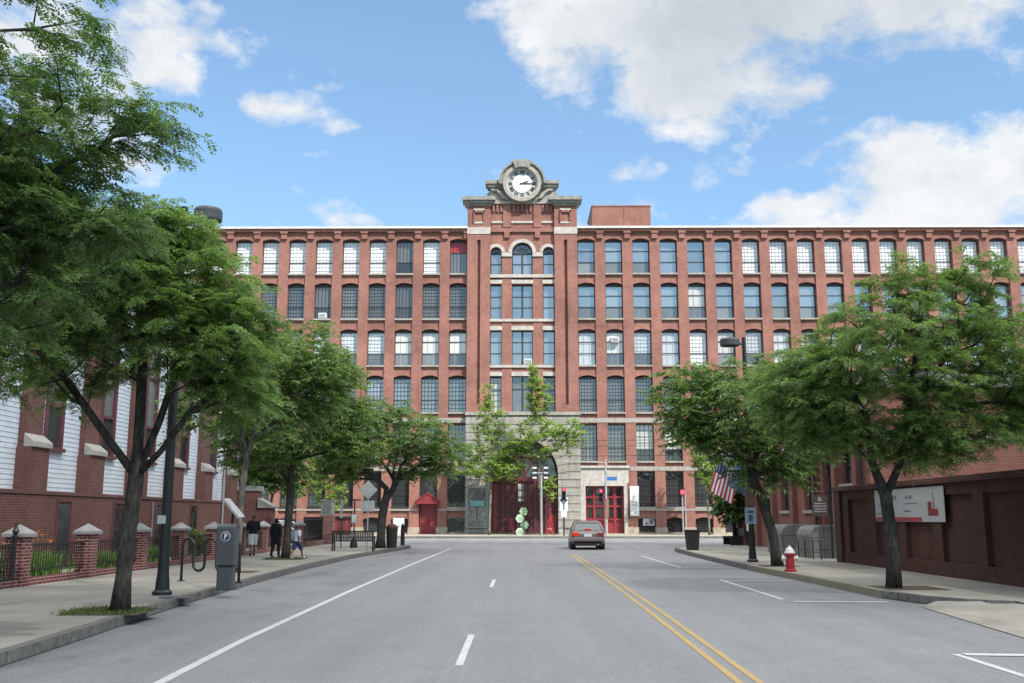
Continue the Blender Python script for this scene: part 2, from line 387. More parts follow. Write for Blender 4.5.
def wing(cols,s,xa,xb,door_cols):
    cs=sorted(cols); pb=[]
    edges=[xa]+[v for c in cs for v in (c-WW/2,c+WW/2)]+[xb]
    for i in range(0,len(edges),2):                 # piers, floor to cornice
        mid=door_cols and i==2 and cols is colsR
        if edges[i+1]-edges[i]<.05: continue
        wall.box(edges[i],edges[i+1],YF,YB,6.0 if mid else .75,27.45)
        if not mid: pb.append((edges[i]-.06,edges[i+1]+.06,YF-.1,YB-.01,0,.75))
    for c in cs:
        l,r_=c-WW/2,c+WW/2
        zt=27.45
        for k,(t,b,a) in enumerate(ROWS):
            if a:
                ap=arch_pts(c,WW,t-RISE,RISE)
                wall.prism_y(ap+[(r_,zt),(l,zt)],YS if k else YF+.003,YB)
                rg=[(x,z) for x,z in ap]+[(x,z+.22) for x,z in reversed(ap)]
                wall.prism_y(rg,YS-.05,YS+.1)
            else: wall.box(l,r_,YS,YB,t,zt)
            if c in door_cols and k==5: zt=-1; break
            zt=b-.16
            if c in door_cols and door_cols[c]==4 and k==4: zt=None; break
        if zt==-1: continue
        if zt is None:
            wall.box(l,r_,YS,YB,5.95,ROWS[4][1]-.16); continue
        ap=arch_pts(c,WW,BASE[0]-.2,.2); wall.prism_y(ap+[(r_,zt),(l,zt)],YS,YB)
        pb.append((l+.0,r_-.0,YS-.03,YB-.012,0,BASE[1]))
    left=cols is colsL; last=None
    for b_ in sorted(pb):
        if last is None or b_[0]>last: cur=MB(); plinths.append(cur)
        cur.box(*b_); last=b_[1]
    for z0,z1,d in ((10.02,10.42,.04),(5.72,6.08,.04),(2.2,2.36,.03)):   # stone courses
        runs=[(xa,xb)]
        if z0<9 and not left: runs=[(cs[2]-WW/2-.6,xb)]
        if z0<3 and left: runs=[(xa,cs[-2]-WW/2),(cs[-2]+WW/2,xb)]
        for r0_,r1_ in runs: part('stone_course','limestone',(r0_,r1_,YF-d,YS+.1,z0,z1))
    for i in range(2,len(edges)-1,2):               # corbels on the piers
        m=(edges[i]+edges[i+1])/2
        corb.box(m-.27,m+.27,YF-.22,YF-.002,27.12,27.62); corb.box(m-.34,m+.34,YF-.3,YF-.001,27.62,27.8)
    wall.box(xa,xb,YF,YB,27.45,28.02)
    corb.box(xa,xb,YF-.3,YF-.003,27.8,28.05)
PIL=TX-5.08; PIR=TX+5.08
dR={colsR[0]:4,colsR[1]:4}
wing(colsR,sR,PIR,colsR[-1]+1.25,dR); wing(colsL,sL,colsL[-1]-1.25,PIL,{colsL[1]:5})
wall.build('wall','mill_brick',mill)
corb.build('cornice','mill_brick',mill)
for b_ in plinths:
    if b_.v: b_.build('plinth','base_stone',mill)
cp=MB(); cp.box(PIR+.01,colsR[-1]+1.5,YF-.46,YF+.9,28.05,28.24); cp.box(colsL[-1]-1.5,PIL-.01,YF-.46,YF+.9,28.05,28.24); cp.build('coping','white_coping',mill)
rf=MB(); rf.box(colsL[-1]-1.25,colsR[-1]+1.25,YB+.002,YF+20,27.6,27.95); rf.build('roof','roof_tar',mill)
bk=MB(); bk.box(colsL[-1]-1.24,colsR[-1]+1.24,YB+.05,YB+.3,0,27.59); bk.build('rear_lining','dark_interior',mill)
sd=MB()
for x0,x1 in ((colsL[-1]-1.25,colsL[-1]-.9),(colsR[-1]+.9,colsR[-1]+1.25)): sd.box(x0,x1,YB+.301,YF+20,0,27.59)
sd.box(colsL[-1]-.899,colsR[-1]+.899,YF+19.6,YF+20,0,27.59); sd.build('side_wall','mill_brick',mill)
ph=MB(); x0,x1=fx(592,215,YF+7),fx(650.5,215,YF+7); zt=fz(620,206.5,YF+7); ph.box(x0,x1,YF+7,YF+13,27.96,zt); ph.box(x0-.06,x1+.06,YF+6.94,YF+13.06,zt,zt+.12); ph.box(x0+3.2,x0+3.26,YF+6.96,YF+7,28,zt)
ph.build('penthouse','mill_brick',mill)
# ---------------------------------------------------------------- windows: one of each kind, then copies
def win_mesh(W,Hh,arch,nx,ny,heavy,thick=.07,bar=.028,meet=(.34,),bars=True):
    f=MB(); h2=Hh-(RISE if arch else 0)
    f.box(-W/2,-W/2+thick,0,.1,0,h2); f.box(W/2-thick,W/2,0,.1,0,h2); f.box(-W/2+thick,W/2-thick,0,.1,0,thick)
    if arch:
        ap=arch_pts(0,W-.002,h2-.001,RISE); low=[(-W/2+.001,h2-thick*.8),(W/2-.001,h2-thick*.8)]
        f.prism_y([low[0],low[1]]+[(x,z) for x,z in reversed(ap)],.002,.1)
    else: f.box(-W/2+thick,W/2-thick,0,.1,h2-thick,h2)
    for m in meet: f.box(-W/2+thick,W/2-thick,.012,.09,Hh*m-.035,Hh*m+.035)
    if bars: f.v+=[]; bar_mesh(W,Hh,arch,nx,ny,thick,bar,f)
    return f
def bar_mesh(W,Hh,arch,nx,ny,thick,bar,f=None):
    f=f or MB(); h2=Hh-(RISE if arch else 0)
    for i in range(1,nx): x=-W/2+W*i/nx; f.box(x-bar/2,x+bar/2,.03,.075,thick,h2-thick)
    for j in range(1,ny): z=h2*j/ny; f.box(-W/2+thick,W/2-thick,.032,.073,z-bar/2,z+bar/2)
    return f
def pane_mesh(W,Hh,arch,z0=.03,z1=None):
    p=MB(); h2=Hh-(RISE if arch else 0); p.box(-W/2+.03,W/2-.03,.078,.088,z0,(h2-.05) if z1 is None else z1); return p
H1=ROWS[0][0]-ROWS[0][1]
KINDS={}
def kind(name,nx,ny,glass,meet=(.34,),lower=None,upper=None,bar=.028,W=WW,arch=1,Hh=3.36,thick=.07,frame='dark_frame'):
    KINDS[name]=dict(nx=nx,ny=ny,glass=glass,meet=meet,lower=lower,upper=upper,bar=bar,W=W,arch=arch,Hh=Hh,thick=thick,frame=frame,proto=None)
kind('white_grid',5,9,'white_blind_glass',Hh=H1,bar=.009)
kind('three_lite',1,1,'sky_glass',meet=(.34,.66),lower='frosted_lower',Hh=H1)
kind('three_lite_all',1,1,'sky_glass',meet=(.34,.66),Hh=H1)
kind('grey_grid',6,10,'grey_glass',Hh=H1)
kind('blue_grid',5,8,'blue_grey_glass',Hh=H1,bar=.035)
kind('dark_bars',5,1,'grey_glass',lower='dark_glass',Hh=H1,bar=.04)
kind('muted_grid',5,9,'muted_blind_glass',lower='grey_glass',Hh=H1,bar=.012)
kind('red_top',5,1,'grey_glass',upper='red_panel',Hh=H1,meet=(.62,))
kind('pale_top',3,1,'curtain_glass',lower='grey_glass',Hh=H1,meet=(.34,.67))
kind('curtained',3,3,'muted_blind_glass',lower=None,Hh=H1,meet=(.34,.66),bar=.05)
kind('flat_grey',5,8,'grey_glass',arch=0,Hh=3.3)
kind('flat_half',4,6,'curtain_glass',lower='dark_glass',arch=0,Hh=3.3,meet=(.3,))
kind('flat_dark',4,8,'dark_glass',arch=0,Hh=3.08)
kind('tower_side',1,1,'sky_glass',meet=(.34,.66),arch=0,Hh=3.2,W=1.04,thick=.06)
kind('tower_side_curtain',3,6,'curtain_glass',arch=0,Hh=3.2,W=1.04,thick=.06,meet=(.62,))
kind('tower_side_white',1,1,'sky_glass',upper=None,arch=0,Hh=3.2,W=1.04,thick=.06,meet=(.34,.66))
kind('tower_side_grey',4,8,'grey_glass',arch=0,Hh=3.2,W=1.04,thick=.06,meet=(.62,))
kind('tower_mid',2,1,'sky_glass',meet=(.34,.66),arch=0,Hh=3.2,W=1.92,thick=.07,bar=.16)
kind('tower_mid_grey',2,1,'grey_glass',meet=(.62,),arch=0,Hh=3.4,W=1.92,thick=.07,bar=.16)
kind('tower_mid_upper',2,1,'sky_glass',meet=(.5,),arch=0,Hh=2.0,W=1.86,thick=.07,bar=.16)
kind('tower_side_upper',1,1,'sky_glass',meet=(.5,),arch=0,Hh=2.0,W=1.0,thick=.06)
rest_frame=MB(); rest_pane={}
count_w=[0]
def place_window(kn,xc,zb,y=YW,label=None,single=True):
    k=KINDS[kn]
    if not single:
        a=len(rest_frame.v); fm=win_mesh(k['W'],k['Hh'],k['arch'],k['nx'],k['ny'],0,k['thick'],k['bar'],k['meet'])
        fm.box(-k['W']/2,k['W']/2,YF-y-.05,-.02,-.15,0); rest_frame.add([(x+xc,yy+y,z+zb) for x,yy,z in fm.v],fm.f)
        pm=pane_mesh(k['W'],k['Hh'],k['arch']); rest_pane.setdefault(k['glass'],MB()).add([(x+xc,yy+y,z+zb) for x,yy,z in pm.v],pm.f); return
    loc=Vector((xc,y,zb))-mill.location
    count_w[0]+=1
    if k['proto'] is None:
        pale=kn in ('white_grid','curtained','pale_top','muted_grid'); o=win_mesh(k['W'],k['Hh'],k['arch'],k['nx'],k['ny'],0,k['thick'],k['bar'],k['meet'],bars=not pale).build('window',k['frame'],mill,local=True)
        if pale: bar_mesh(k['W'],k['Hh'],k['arch'],k['nx'],k['ny'],k['thick'],k['bar']).build('glazing_bars','bar_grey',o,local=True)
        zm=k['Hh']*k['meet'][0]; h2=k['Hh']-(RISE if k['arch'] else 0)-.05
        lo=.03
        if k['lower']:
            p=pane_mesh(k['W'],k['Hh'],k['arch'],.03,zm).build('lower_pane',k['lower'],o,local=True); lo=zm
        hi=None
        if k['upper']:
            p=pane_mesh(k['W'],k['Hh'],k['arch'],zm,None).build('upper_panel',k['upper'],o,local=True); hi=zm
        pane_mesh(k['W'],k['Hh'],k['arch'],lo,hi).build('pane',k['glass'],o,local=True)
        sy=YF-y-.05 if k['W']==WW else None
        if sy is not None:
            s_=MB(); s_.box(-k['W']/2,k['W']/2,sy,-.02,-.15,0); s_.build('sill','limestone',o,local=True)
        o.location=loc; k['proto']=o
    else: o=copy_tree(k['proto'],mill,loc=loc)
    if label: o['label']=label
    return o
def rowR(k,i):
    if k==0: return 'three_lite' if i<3 else ('three_lite_all' if i<6 else 'white_grid')
    if k==1: return 'three_lite' if i not in (4,) else 'pale_top'
    if k==2: return ('curtained','pale_top','muted_grid','curtained','white_grid','pale_top','muted_grid')[i%7]
    if k==3: return 'grey_grid'
    if k==4: return 'flat_half' if i in (2,3) else 'flat_grey'
    return 'flat_dark'
def rowL(k,i):
    if k==0: return {0:'red_top',2:'dark_bars'}.get(i,'white_grid')
    if k==1: return 'grey_grid' if i in (0,1,3,4,6) else ('dark_bars' if i in (2,5) else 'grey_grid')
    if k==2: return 'pale_top' if i<3 else 'muted_grid'
    if k==3: return 'blue_grid'
    return 'flat_grey' if k==4 else 'flat_dark'
visR={0:17,1:13,2:8,3:5,4:5,5:5}; visL={0:9,1:8,2:5,3:5,4:1,5:2}
for cols,rowf,vis in ((colsR,rowR,visR),(colsL,rowL,visL)):
    for i,c in enumerate(cols):
        for k,(t,b,a) in enumerate(ROWS):
            if cols is colsR and i<2 and k==5: continue
            if cols is colsL and i==1 and k==5:
                continue
            place_window(rowf(k,i),c,b,single=i<vis[k])
# basement openings
seen_b=0
for cols in (colsR,colsL):
    for i,c in enumerate(cols):
        if cols is colsR and i<2: continue
        if cols is colsL and i==1: continue
        ap=arch_pts(c,WW,BASE[0]-.2,.2)
        bw=MB(); bw.prism_y([(c-WW/2,BASE[1]),(c+WW/2,BASE[1])]+list(reversed(ap)),YW+.05,YW+.09); bo=bw.build('basement_window','dark_glass',mill); bars=MB()
        for j in range(9): x=c-WW/2+.1+j*.17; bars.box(x-.012,x+.012,YW-.05,YW-.026,BASE[1],BASE[0]-.2)
        for z in (.5,1.2): bars.box(c-WW/2,c+WW/2,YW-.052,YW-.024,z,z+.03)
        bars.build('grille','black_iron',bo)
# ---------------------------------------------------------------- clock tower
tw=MB(); ts=None
YT=YF-.38; YC=YF-.04
for sx in (-1,1):
    a0,a1=(TX+sx*5.08,TX+sx*2.98); a0,a1=min(a0,a1),max(a0,a1); m=(a0+a1)/2-.02*sx
    sl=.15
    tw.box(a0,a1,YT,YB,10.9,11.6); tw.box(a0,a1,YT,YB,26.95,30.2)
    tw.box(a0,m-sl,YT,YB,11.6,26.95); tw.box(m+sl,a1,YT,YB,11.6,26.95); tw.box(m-sl,m+sl,YT+.3,YB,11.6,26.95)
    part('pier_band','light_stone',(a0-.03,a1+.03,YT-.05,YB,27.5,28.15))
    for z0,z1 in ((28.5,28.68),(29.75,29.95)): part('panel_sill','light_stone',(m-.5,m+.5,YT-.06,YT+.02,z0,z1))
    # framed brick panel on the pier
    for x0,x1,z0,z1 in ((m-.52,m-.4,28.68,29.75),(m+.4,m+.52,28.68,29.75)): tw.box(x0,x1,YT-.16,YT-.002,z0,z1)
    tw.box(m-.52,m+.52,YT-.16,YT-.001,29.55,29.748)
    # cap
    part('tower_cap','weathered_stone',(a0-.12,a1+.12,YT-.14,YB,30.2,30.4),(a0-.3,a1+.3,YT-.34,YB+.1,30.4,30.66),(a0-.48,a1+.48,YT-.54,YB+.2,30.66,31.0))
cx=[TX-2.43,TX,TX+2.43]; hw=[.52,.95,.52]
xl,xr=TX-2.98,TX+2.98
strips=[(xl,cx[0]-hw[0]),(cx[0]+hw[0],cx[1]-hw[1]),(cx[1]+hw[1],cx[2]-hw[2]),(cx[2]+hw[2],xr)]
for a,b in strips: tw.box(a,b,YC,YB,10.9,25.8)
trow=[(26.9,23.76),(22.78,19.55),(18.42,15.28),(14.3,10.97)]
for c,h in zip(cx,hw):
    tw.box(c-h,c+h,YC+.06,YB,22.78,23.3); tw.box(c-h,c+h,YC+.06,YB,18.42,19.3); tw.box(c-h,c+h,YC+.06,YB,14.3,15.03)
    for z0,z1 in ((22.85,23.2),(18.48,18.86),(14.25,14.62)): part('lintel','light_stone',(c-h-.06,c+h+.06,YC-.07,YC+.2,z0,z1))
for z0,z1 in ((23.42,23.72),(19.28,19.53),(15.02,15.26),(10.92,10.99)): part('sill_course','light_stone',(xl+.003,xr-.003,YC-.1,YC+.3,z0,z1))
def arch_block(x0,x1,zs,zt,r,c,y0,y1,n=16):
    pts=[(x0,zs),(c-r,zs)]+[(c+r*math.cos(PI-PI*i/n),zs+r*math.sin(PI*i/n)) for i in range(1,n)]+[(c+r,zs),(x1,zs),(x1,zt),(x0,zt)]
    tw.prism_y(pts,y0,y1)
mids=[(cx[0]+hw[0]+cx[1]-hw[1])/2,(cx[1]+hw[1]+cx[2]-hw[2])/2]
for c,h,x0,x1 in zip(cx,hw,[xl]+mids,mids+[xr]): arch_block(x0,x1,25.8,27.3,h,c,YC,YB)
tw.box(xl,xr,YC,YB,27.3,30.45)
for c,h in zip(cx,hw):
    t_=.34 if h>.6 else .3
    rm=MB(); rm.ring_y(c,25.8,h+.002,h+t_,YC-.14,YC+.05,0,180,20); rm.build('arch_hood','light_stone',mill)
for a,b in strips: 
    w=.02
    part('impost','light_stone',(a+.002 if a==xl else a,b-.002 if b==xr else b,YC-.12,YC+.05,25.42,25.8))
# brick panels between the caps and corbels
for c,h in ((TX-2.3,.52),(TX,.98),(TX+2.3,.52)):
    part('panel_sill','light_stone',(c-h-.04,c+h+.04,YC-.1,YC+.02,28.62,28.82))
for c in (TX-1.42,TX+1.42):
    tw.box(c-.36,c+.36,YC-.16,YC-.002,28.2,30.45)
for c in (TX-1.42,TX+1.42): tw.box(c-.24,c+.24,YC-.2,YC-.001,27.2,27.75)
tw.box(xl+.002,xr-.002,YC-.2,YC-.003,27.75,28.1)
for c,n,s_ in ((TX-2.3,3,.36),(TX,5,.4),(TX+2.3,3,.36)):
    for j in range(n): x=c+(j-(n-1)/2)*s_; tw.box(x-.1,x+.1,YC-.16,YC-.004,29.7,30.45)
tw.build('tower_wall','mill_brick',mill); 
for k,(t,b) in enumerate(trow):
    for j,c in enumerate(cx):
        if k==0: kn='tower_mid_upper' if j==1 else 'tower_side_upper'
        elif j==1: kn='tower_mid' if k<3 else 'tower_mid_grey'
        else: kn='tower_side' if k<3 else ('tower_side_curtain' if j==0 else 'tower_side_grey')
        place_window(kn,c,b,y=YC+.32)
for c,h in zip(cx,hw):                               # fanlights over the top row
    fl=MB(); fl.ring_y(c,25.8,h-.08,h-.001,YC+.3,YC+.42,0,180,20); fl.box(c-h,c+h,YC+.3,YC+.42,25.74,25.84)
    for a in (36,72,108,144): fl.tube([(c,YC+.35,25.82),(c+(h-.05)*math.cos(R(a)),YC+.35,25.82+(h-.05)*math.sin(R(a)))],.018,5)
    fl.ring_y(c,25.8,h*.45,h*.45+.04,YC+.33,YC+.37,0,180,14)
    o=fl.build('fanlight','dark_frame',mill)
    g=MB(); g.prism_y([(c+(h-.02)*math.cos(PI*i/16),25.82+(h-.02)*math.sin(PI*i/16)) for i in range(17)],YC+.39,YC+.4); g.build('pane','grey_glass',o)
# stone clock stage
CZ=fz(522.4,184,YF-.5); cs_=MB(); cw=MB()
YK=YC-.25
cs_.box(TX-3.35,TX+3.35,YK,YB,30.46,30.75)
cs_.box(TX-2.98,TX+2.98,YK+.1,YB,30.75,31.85)
for sx in (-1,1):
    for a_,b_,y0_,y1_,z0_,z1_ in ((1.55,3.05,YK-.06,YB,31.85,32.05),(1.5,3.25,YK-.22,YB+.1,32.05,32.3),(1.5,3.42,YK-.36,YB+.2,32.3,32.62)):
        x0_,x1_=sorted((TX+sx*a_,TX+sx*b_)); cw.box(x0_,x1_,y0_,y1_,z0_,z1_)
cs_.ring_y(TX,CZ,1.45,1.78,YK-.62,YB-.1,0,360,48)
cw.ring_y(TX,CZ,1.78,2.02,YK-.5,YB-.2,-2,182,40); cw.ring_y(TX,CZ,2.02,2.2,YK-.72,YB-.05,-1,181,40)
cs_.disc_y(TX,CZ,1.7,YK-.2,YB-.12,48)
for a in (112,68): 
    pass
# keystone block at the crown
kp=[(TX+r_*math.cos(R(a)),CZ+r_*math.sin(R(a))) for r_,a in ((1.5,66),(2.24,66),(2.25,78),(2.25,90),(2.25,102),(2.24,114),(1.5,114),(1.5,102),(1.5,90),(1.5,78))]
cw.prism_y(kp,YK-.82,YK-.3)
# scroll brackets either side of the dial
for sx in (-1,1):
    pts=[(TX+sx*(1.35+.95*math.sin(t)),31.0+1.0*(math.cos(t))) for t in [PI/2*i/8 for i in range(9)]]
    path=[(TX+sx*2.85,YK-.05,31.75),(TX+sx*2.4,YK-.08,31.72),(TX+sx*2.05,YK-.1,31.45),(TX+sx*1.75,YK-.12,31.0),(TX+sx*1.35,YK-.14,30.85)]
    cs_.tube(path,[.12,.14,.16,.15,.1],8)
    cw.prism_y([(TX+sx*2.98,30.78),(TX+sx*3.8,30.98),(TX+sx*3.0,31.75)] if sx>0 else [(TX+sx*3.8,30.98),(TX+sx*2.98,30.78),(TX+sx*3.0,31.75)],YK+.25,YB-.05)
cs_.build('clock_surround','limestone',mill); cw.build('clock_hood','weathered_stone',mill)
dial=MB(); dial.disc_y(TX,CZ,1.46,YK-.3,YK-.22,48); ck=dial.build('clock','clock_grey',mill)
w=MB(); w.disc_y(TX,CZ,.86,YK-.34,YK-.3,40); w.build('dial_centre','sign_white',ck)
nr=MB(); nr.ring_y(TX,CZ,1.38,1.44,YK-.345,YK-.3,0,360,48); nr.ring_y(TX,CZ,.86,.9,YK-.345,YK-.3,0,360,48)
for mnt in range(60):
    a=R(6*mnt); nr.box(-.012,.012,YK-.34,YK-.3,1.3,1.38); 
    st=len(nr.v)-8; nr.xform(Matrix.Translation((TX,0,CZ))@Matrix.Rotation(a,4,'Y'),st)
nr.build('dial_ring','sign_white',ck)
ROM=['XII','I','II','III','IIII','V','VI','VII','VIII','IX','X','XI']
nm=MB()
for h,tx in enumerate(ROM):
    st=len(nm.v); wd={'I':.1,'V':.2,'X':.2}; tot=sum(wd[c] for c in tx); x=-tot/2
    for c in tx:
        w_=wd[c]; yb0,yb1=YK-.335,YK-.3; a,b=x+.02,x+w_-.02
        if c=='I': nm.box(x+w_/2-.03,x+w_/2+.03,yb0,yb1,.95,1.26)
        elif c=='V':
            nm.prism_y([(x+w_/2-.03,.95),(x+w_/2+.03,.95),(a+.05,1.26),(a-.02,1.26)],yb0,yb1); nm.prism_y([(x+w_/2-.02,.95),(x+w_/2+.03,.95),(b,1.26),(b-.045,1.26)],yb0-.002,yb1)
        else:
            nm.prism_y([(a,.95),(a+.06,.95),(b,1.26),(b-.06,1.26)],yb0,yb1); nm.prism_y([(b-.045,.95),(b,.95),(a+.045,1.26),(a,1.26)],yb0-.002,yb1)
        x+=w_
    nm.xform(Matrix.Translation((TX,0,CZ))@Matrix.Rotation(R(30*h),4,'Y'),st)
nm.build('hour_numerals','ink',ck)
def hand(name,ang,L,wd,y):
    m=MB(); m.prism_y([(-wd*.6,-.22),(wd*.6,-.22),(wd,.1),(wd*.9,L*.75),(0,L),(-wd*.9,L*.75),(-wd,.1)],y,y+.02); m.xform(Matrix.Translation((TX,0,CZ))@Matrix.Rotation(R(ang),4,'Y')); m.build(name,'ink',ck)
hand('hour_hand',67,.7,.06,YK-.37); hand('minute_hand',91,1.15,.05,YK-.40)
# ---------------------------------------------------------------- rusticated stone gate block
ZS=5.48; RG=2.97; GX=fx(524.5,470,YF-.7); XA,XB=fx(466,470,YF-.7),fx(580,470,YF-.7); Y0=YF-.78
core=MB()
def half(z): return RG if z<=ZS else (math.sqrt(max(0,RG*RG-(z-ZS)**2)))
npt=24
arcp=[(GX+RG*math.cos(PI*i/npt),ZS+RG*math.sin(PI*i/npt)) for i in range(npt+1)]   # right to left
core.box(XA,GX-RG-.001,Y0+.08,YF-.04,0,ZS); core.box(GX+RG+.001,XB,Y0+.08,YF-.04,0,ZS)
core.prism_y([(XA,ZS),(GX-RG,ZS)]+list(reversed(arcp))[1:-1]+[(GX+RG,ZS),(XB,ZS),(XB,10.7),(XA,10.7)],Y0+.08,YF-.04)
z=.02; ch=.7
while z<10.4:
    z1=min(z+ch-.07,10.6)
    hz=max(half(z),half(z1)) if z<ZS+RG else 0
    if z>ZS: hz=half(z)+.55 if z<ZS+RG+.5 else 0
    if z<=ZS<z1: hz=RG+.0
    if hz>0.3:
        core.box(XA-.06,GX-hz,Y0,Y0+.082,z,z1); core.box(GX+hz,XB+.06,Y0,Y0+.082,z,z1)
    else: core.box(XA-.06,XB+.06,Y0,Y0+.082,z,z1)
    z+=ch
for i in range(15):                                   # voussoirs
    core.ring_y(GX,ZS,RG-.02,RG+.75,Y0-.06,Y0+.5,180*i/15+.4,180*(i+1)/15-.4,3)
core.box(XA-.12,XB+.12,Y0-.12,YF-.04,10.62,10.9)
core.box(GX-.35,GX+.35,Y0-.14,Y0+.3,ZS+RG-.1,ZS+RG+1.0)
core.build('stone_gateway','ashlar',mill)
gt=MB(); gt.m=0
gt.box(GX-RG+.01,GX+RG-.01,YF-.05,YF+.02,.05,5.0)
for i in range(7): x=GX-RG+.1+i*(2*RG-.2)/6; gt.box(x-.11,x+.11,YF-.16,YF-.05,.05,4.9)
for z0,z1 in ((.05,.35),(1.7,1.95),(3.2,3.4),(4.72,5.2)): gt.box(GX-RG+.02,GX+RG-.02,YF-.2 if z0>4 else YF-.13,YF-.045,z0,z1)
for i in range(42): x=GX-RG+.1+i*.14; gt.box(x-.05,x+.05,YF-.075,YF-.045,.36,4.7)
for a in (60,90,120): gt.tube([(GX,YF-.06,ZS-.3),(GX+(RG-.05)*math.cos(R(a)),YF-.06,ZS-.3+(RG+.2)*math.sin(R(a)))],.09,6)
gt.ring_y(GX,ZS,RG-.22,RG-.03,YF-.16,YF+.02,0,180,24); gt.ring_y(GX,ZS,1.5,1.62,YF-.12,YF,0,180,20)
gate=gt.build('arched_gate','dark_red_wood',mill)
g=MB(); g.prism_y(arcp[1:-1]+[(GX-RG+.1,5.2),(GX+RG-.1,5.2)],YF-.02,YF+.0); g.build('fanlight_pane','dark_glass',gate)
g=MB()
for x in (-.42,-.02):
    for z0,z1 in ((3.0,3.3),(3.42,3.95),(4.05,4.55)): g.box(GX+x-.14,GX+x+.14,YF-.15,YF-.132,z0,z1)
g.build('pale_pane','curtain_glass',gate)
for x0,x1,z0,z1 in ((-2.75,-2.45,.4,4.6),(2.15,2.8,.1,1.9),(-1.4,-1.0,.5,1.6)): part('red_plank','red_paint',(GX+x0,GX+x1,YF-.17,YF-.14,z0,z1),parent=gate)  # some planks in a brighter red than the rest of the gate
# ---------------------------------------------------------------- red glazed entrance with stone frame
Px0,Px1=fx(580.5,510,YF-.2),fx(627.5,510,YF-.2); Dx0,Dx1=fx(585.5,510,YF),fx(624,510,YF); DZ=fz(604,486,YF)
pf=MB()
pf.box(XB+.065 if XB+.065>Px0 else Px0,Dx0,YF-.3,YB-.02,0,DZ); pf.box(Dx1,Px1,YF-.3,YB-.02,0,DZ); pf.box(max(XB+.065,Px0),Px1,YF-.32,YB-.02,DZ,DZ+.28)
pf.box(XB+.065,Px1+.15,YF-.26,YF+.1,DZ+.28,5.95); pf.box(XB+.07,Px1+.25,YF-.42,YF+.1,5.95,6.15)
pf.build('entrance_frame','light_stone',mill)
df=MB(); W4=(Dx1-Dx0)
df.box(Dx0,Dx1,YF+.34,YF+.38,.12,DZ)
xs=[Dx0,Dx0+W4*.235,Dx0+W4*.5,Dx0+W4*.765,Dx1]
for i,x in enumerate(xs): df.box(max(Dx0,x-.1),min(Dx1,x+.1),YF+.2,YF+.34,.12,DZ)
for z in (.12,1.35,2.5,3.3,DZ-.12):
    df.box(Dx0,Dx1,YF+.22,YF+.34,z-.0,z+.17)
df.box(Dx0,Dx1,YF+.26,YF+.34,.12,1.0)
dr=df.build('entrance_door','red_paint',mill)
g=MB()
for i in range(4):
    for z0,z1 in ((1.56,2.46),(2.72,3.26),(3.52,DZ-.16)):
        g.box(xs[i]+.2,xs[i+1]-.2,YF+.3,YF+.335,z0,z1)
g.build('glass_pane','dark_glass',dr)
st=MB(); st.box(Dx0-.1,Dx1+.1,YF-.6,YF+.3,.151,.22); st.build('doorstep','base_stone',mill)
# red door with little gable, one bay left of the tower
c=colsL[1]; rd=MB(); rd.box(c-.72,c+.72,YF+.3,YF+.38,.16,2.75); rd.box(c-.72,c-.6,YF+.2,YF+.3,.16,2.75); rd.box(c+.6,c+.72,YF+.2,YF+.3,.16,2.75); rd.box(c-.6,c+.6,YF+.22,YF+.3,2.6,2.75); rd.box(c-.03,c+.03,YF+.26,YF+.3,.16,2.6)
for x in (-.35,.35):
    for z0,z1 in ((.4,1.2),(1.4,2.4)): rd.box(c+x-.2,c+x+.2,YF+.27,YF+.31,z0,z1)
o=rd.build('red_door','red_paint',mill)
hd=MB(); hd.prism_y([(c-.98,2.78),(c+.98,2.78),(c+.98,2.98),(c,3.62),(c-.98,2.98)],YF-.6,YF+.3); hd.prism_y([(c-1.1,2.95),(c,3.68),(c+1.1,2.95),(c+1.1,3.05),(c,3.8),(c-1.1,3.05)],YF-.66,YF+.3)
for x in (-.8,.8): hd.prism_x([(YF-.5,2.78),(YF+.02,2.1),(YF+.02,2.78)],c+x-.05,c+x+.05)
hd.build('door_canopy','red_paint',mill)
up=MB(); up.box(c-WW/2,c+WW/2,YF+.36,YF+.4,3.3,5.6); up.build('transom_window','dark_glass',mill)
rest_frame_obj=None
o=stuff(rest_frame.build('distant_window','dark_frame',mill))
for gname,mb in rest_pane.items(): mb.build('pane',gname,o)
# air conditioners in windows
def aircon(x,z,y,label):
    m=MB(); m.box(x-.36,x+.36,y-.4,y+.25,z,z+.5); t=m.build('air_conditioner','sign_white',None,bevel=.02)
    tag(t,label,'air conditioner')
    g=MB()
    for j in range(6): g.box(x-.3,x+.3,y-.415,y-.4,z+.06+j*.066,z+.09+j*.066)
    g.build('vent_grille','steel_grey',t)
aircon(colsL[5],ROWS[1][1]+.05,YW,'white air conditioner low in a grey window left of the clock tower')
aircon(colsR[1],ROWS[2][1]+2.1,YW,'white air conditioner high in a pale window right of the clock tower')
aircon(cx[1]+.5,trow[2][1]+.03,YC+.3,'white air conditioner in the middle tower window under the clock')
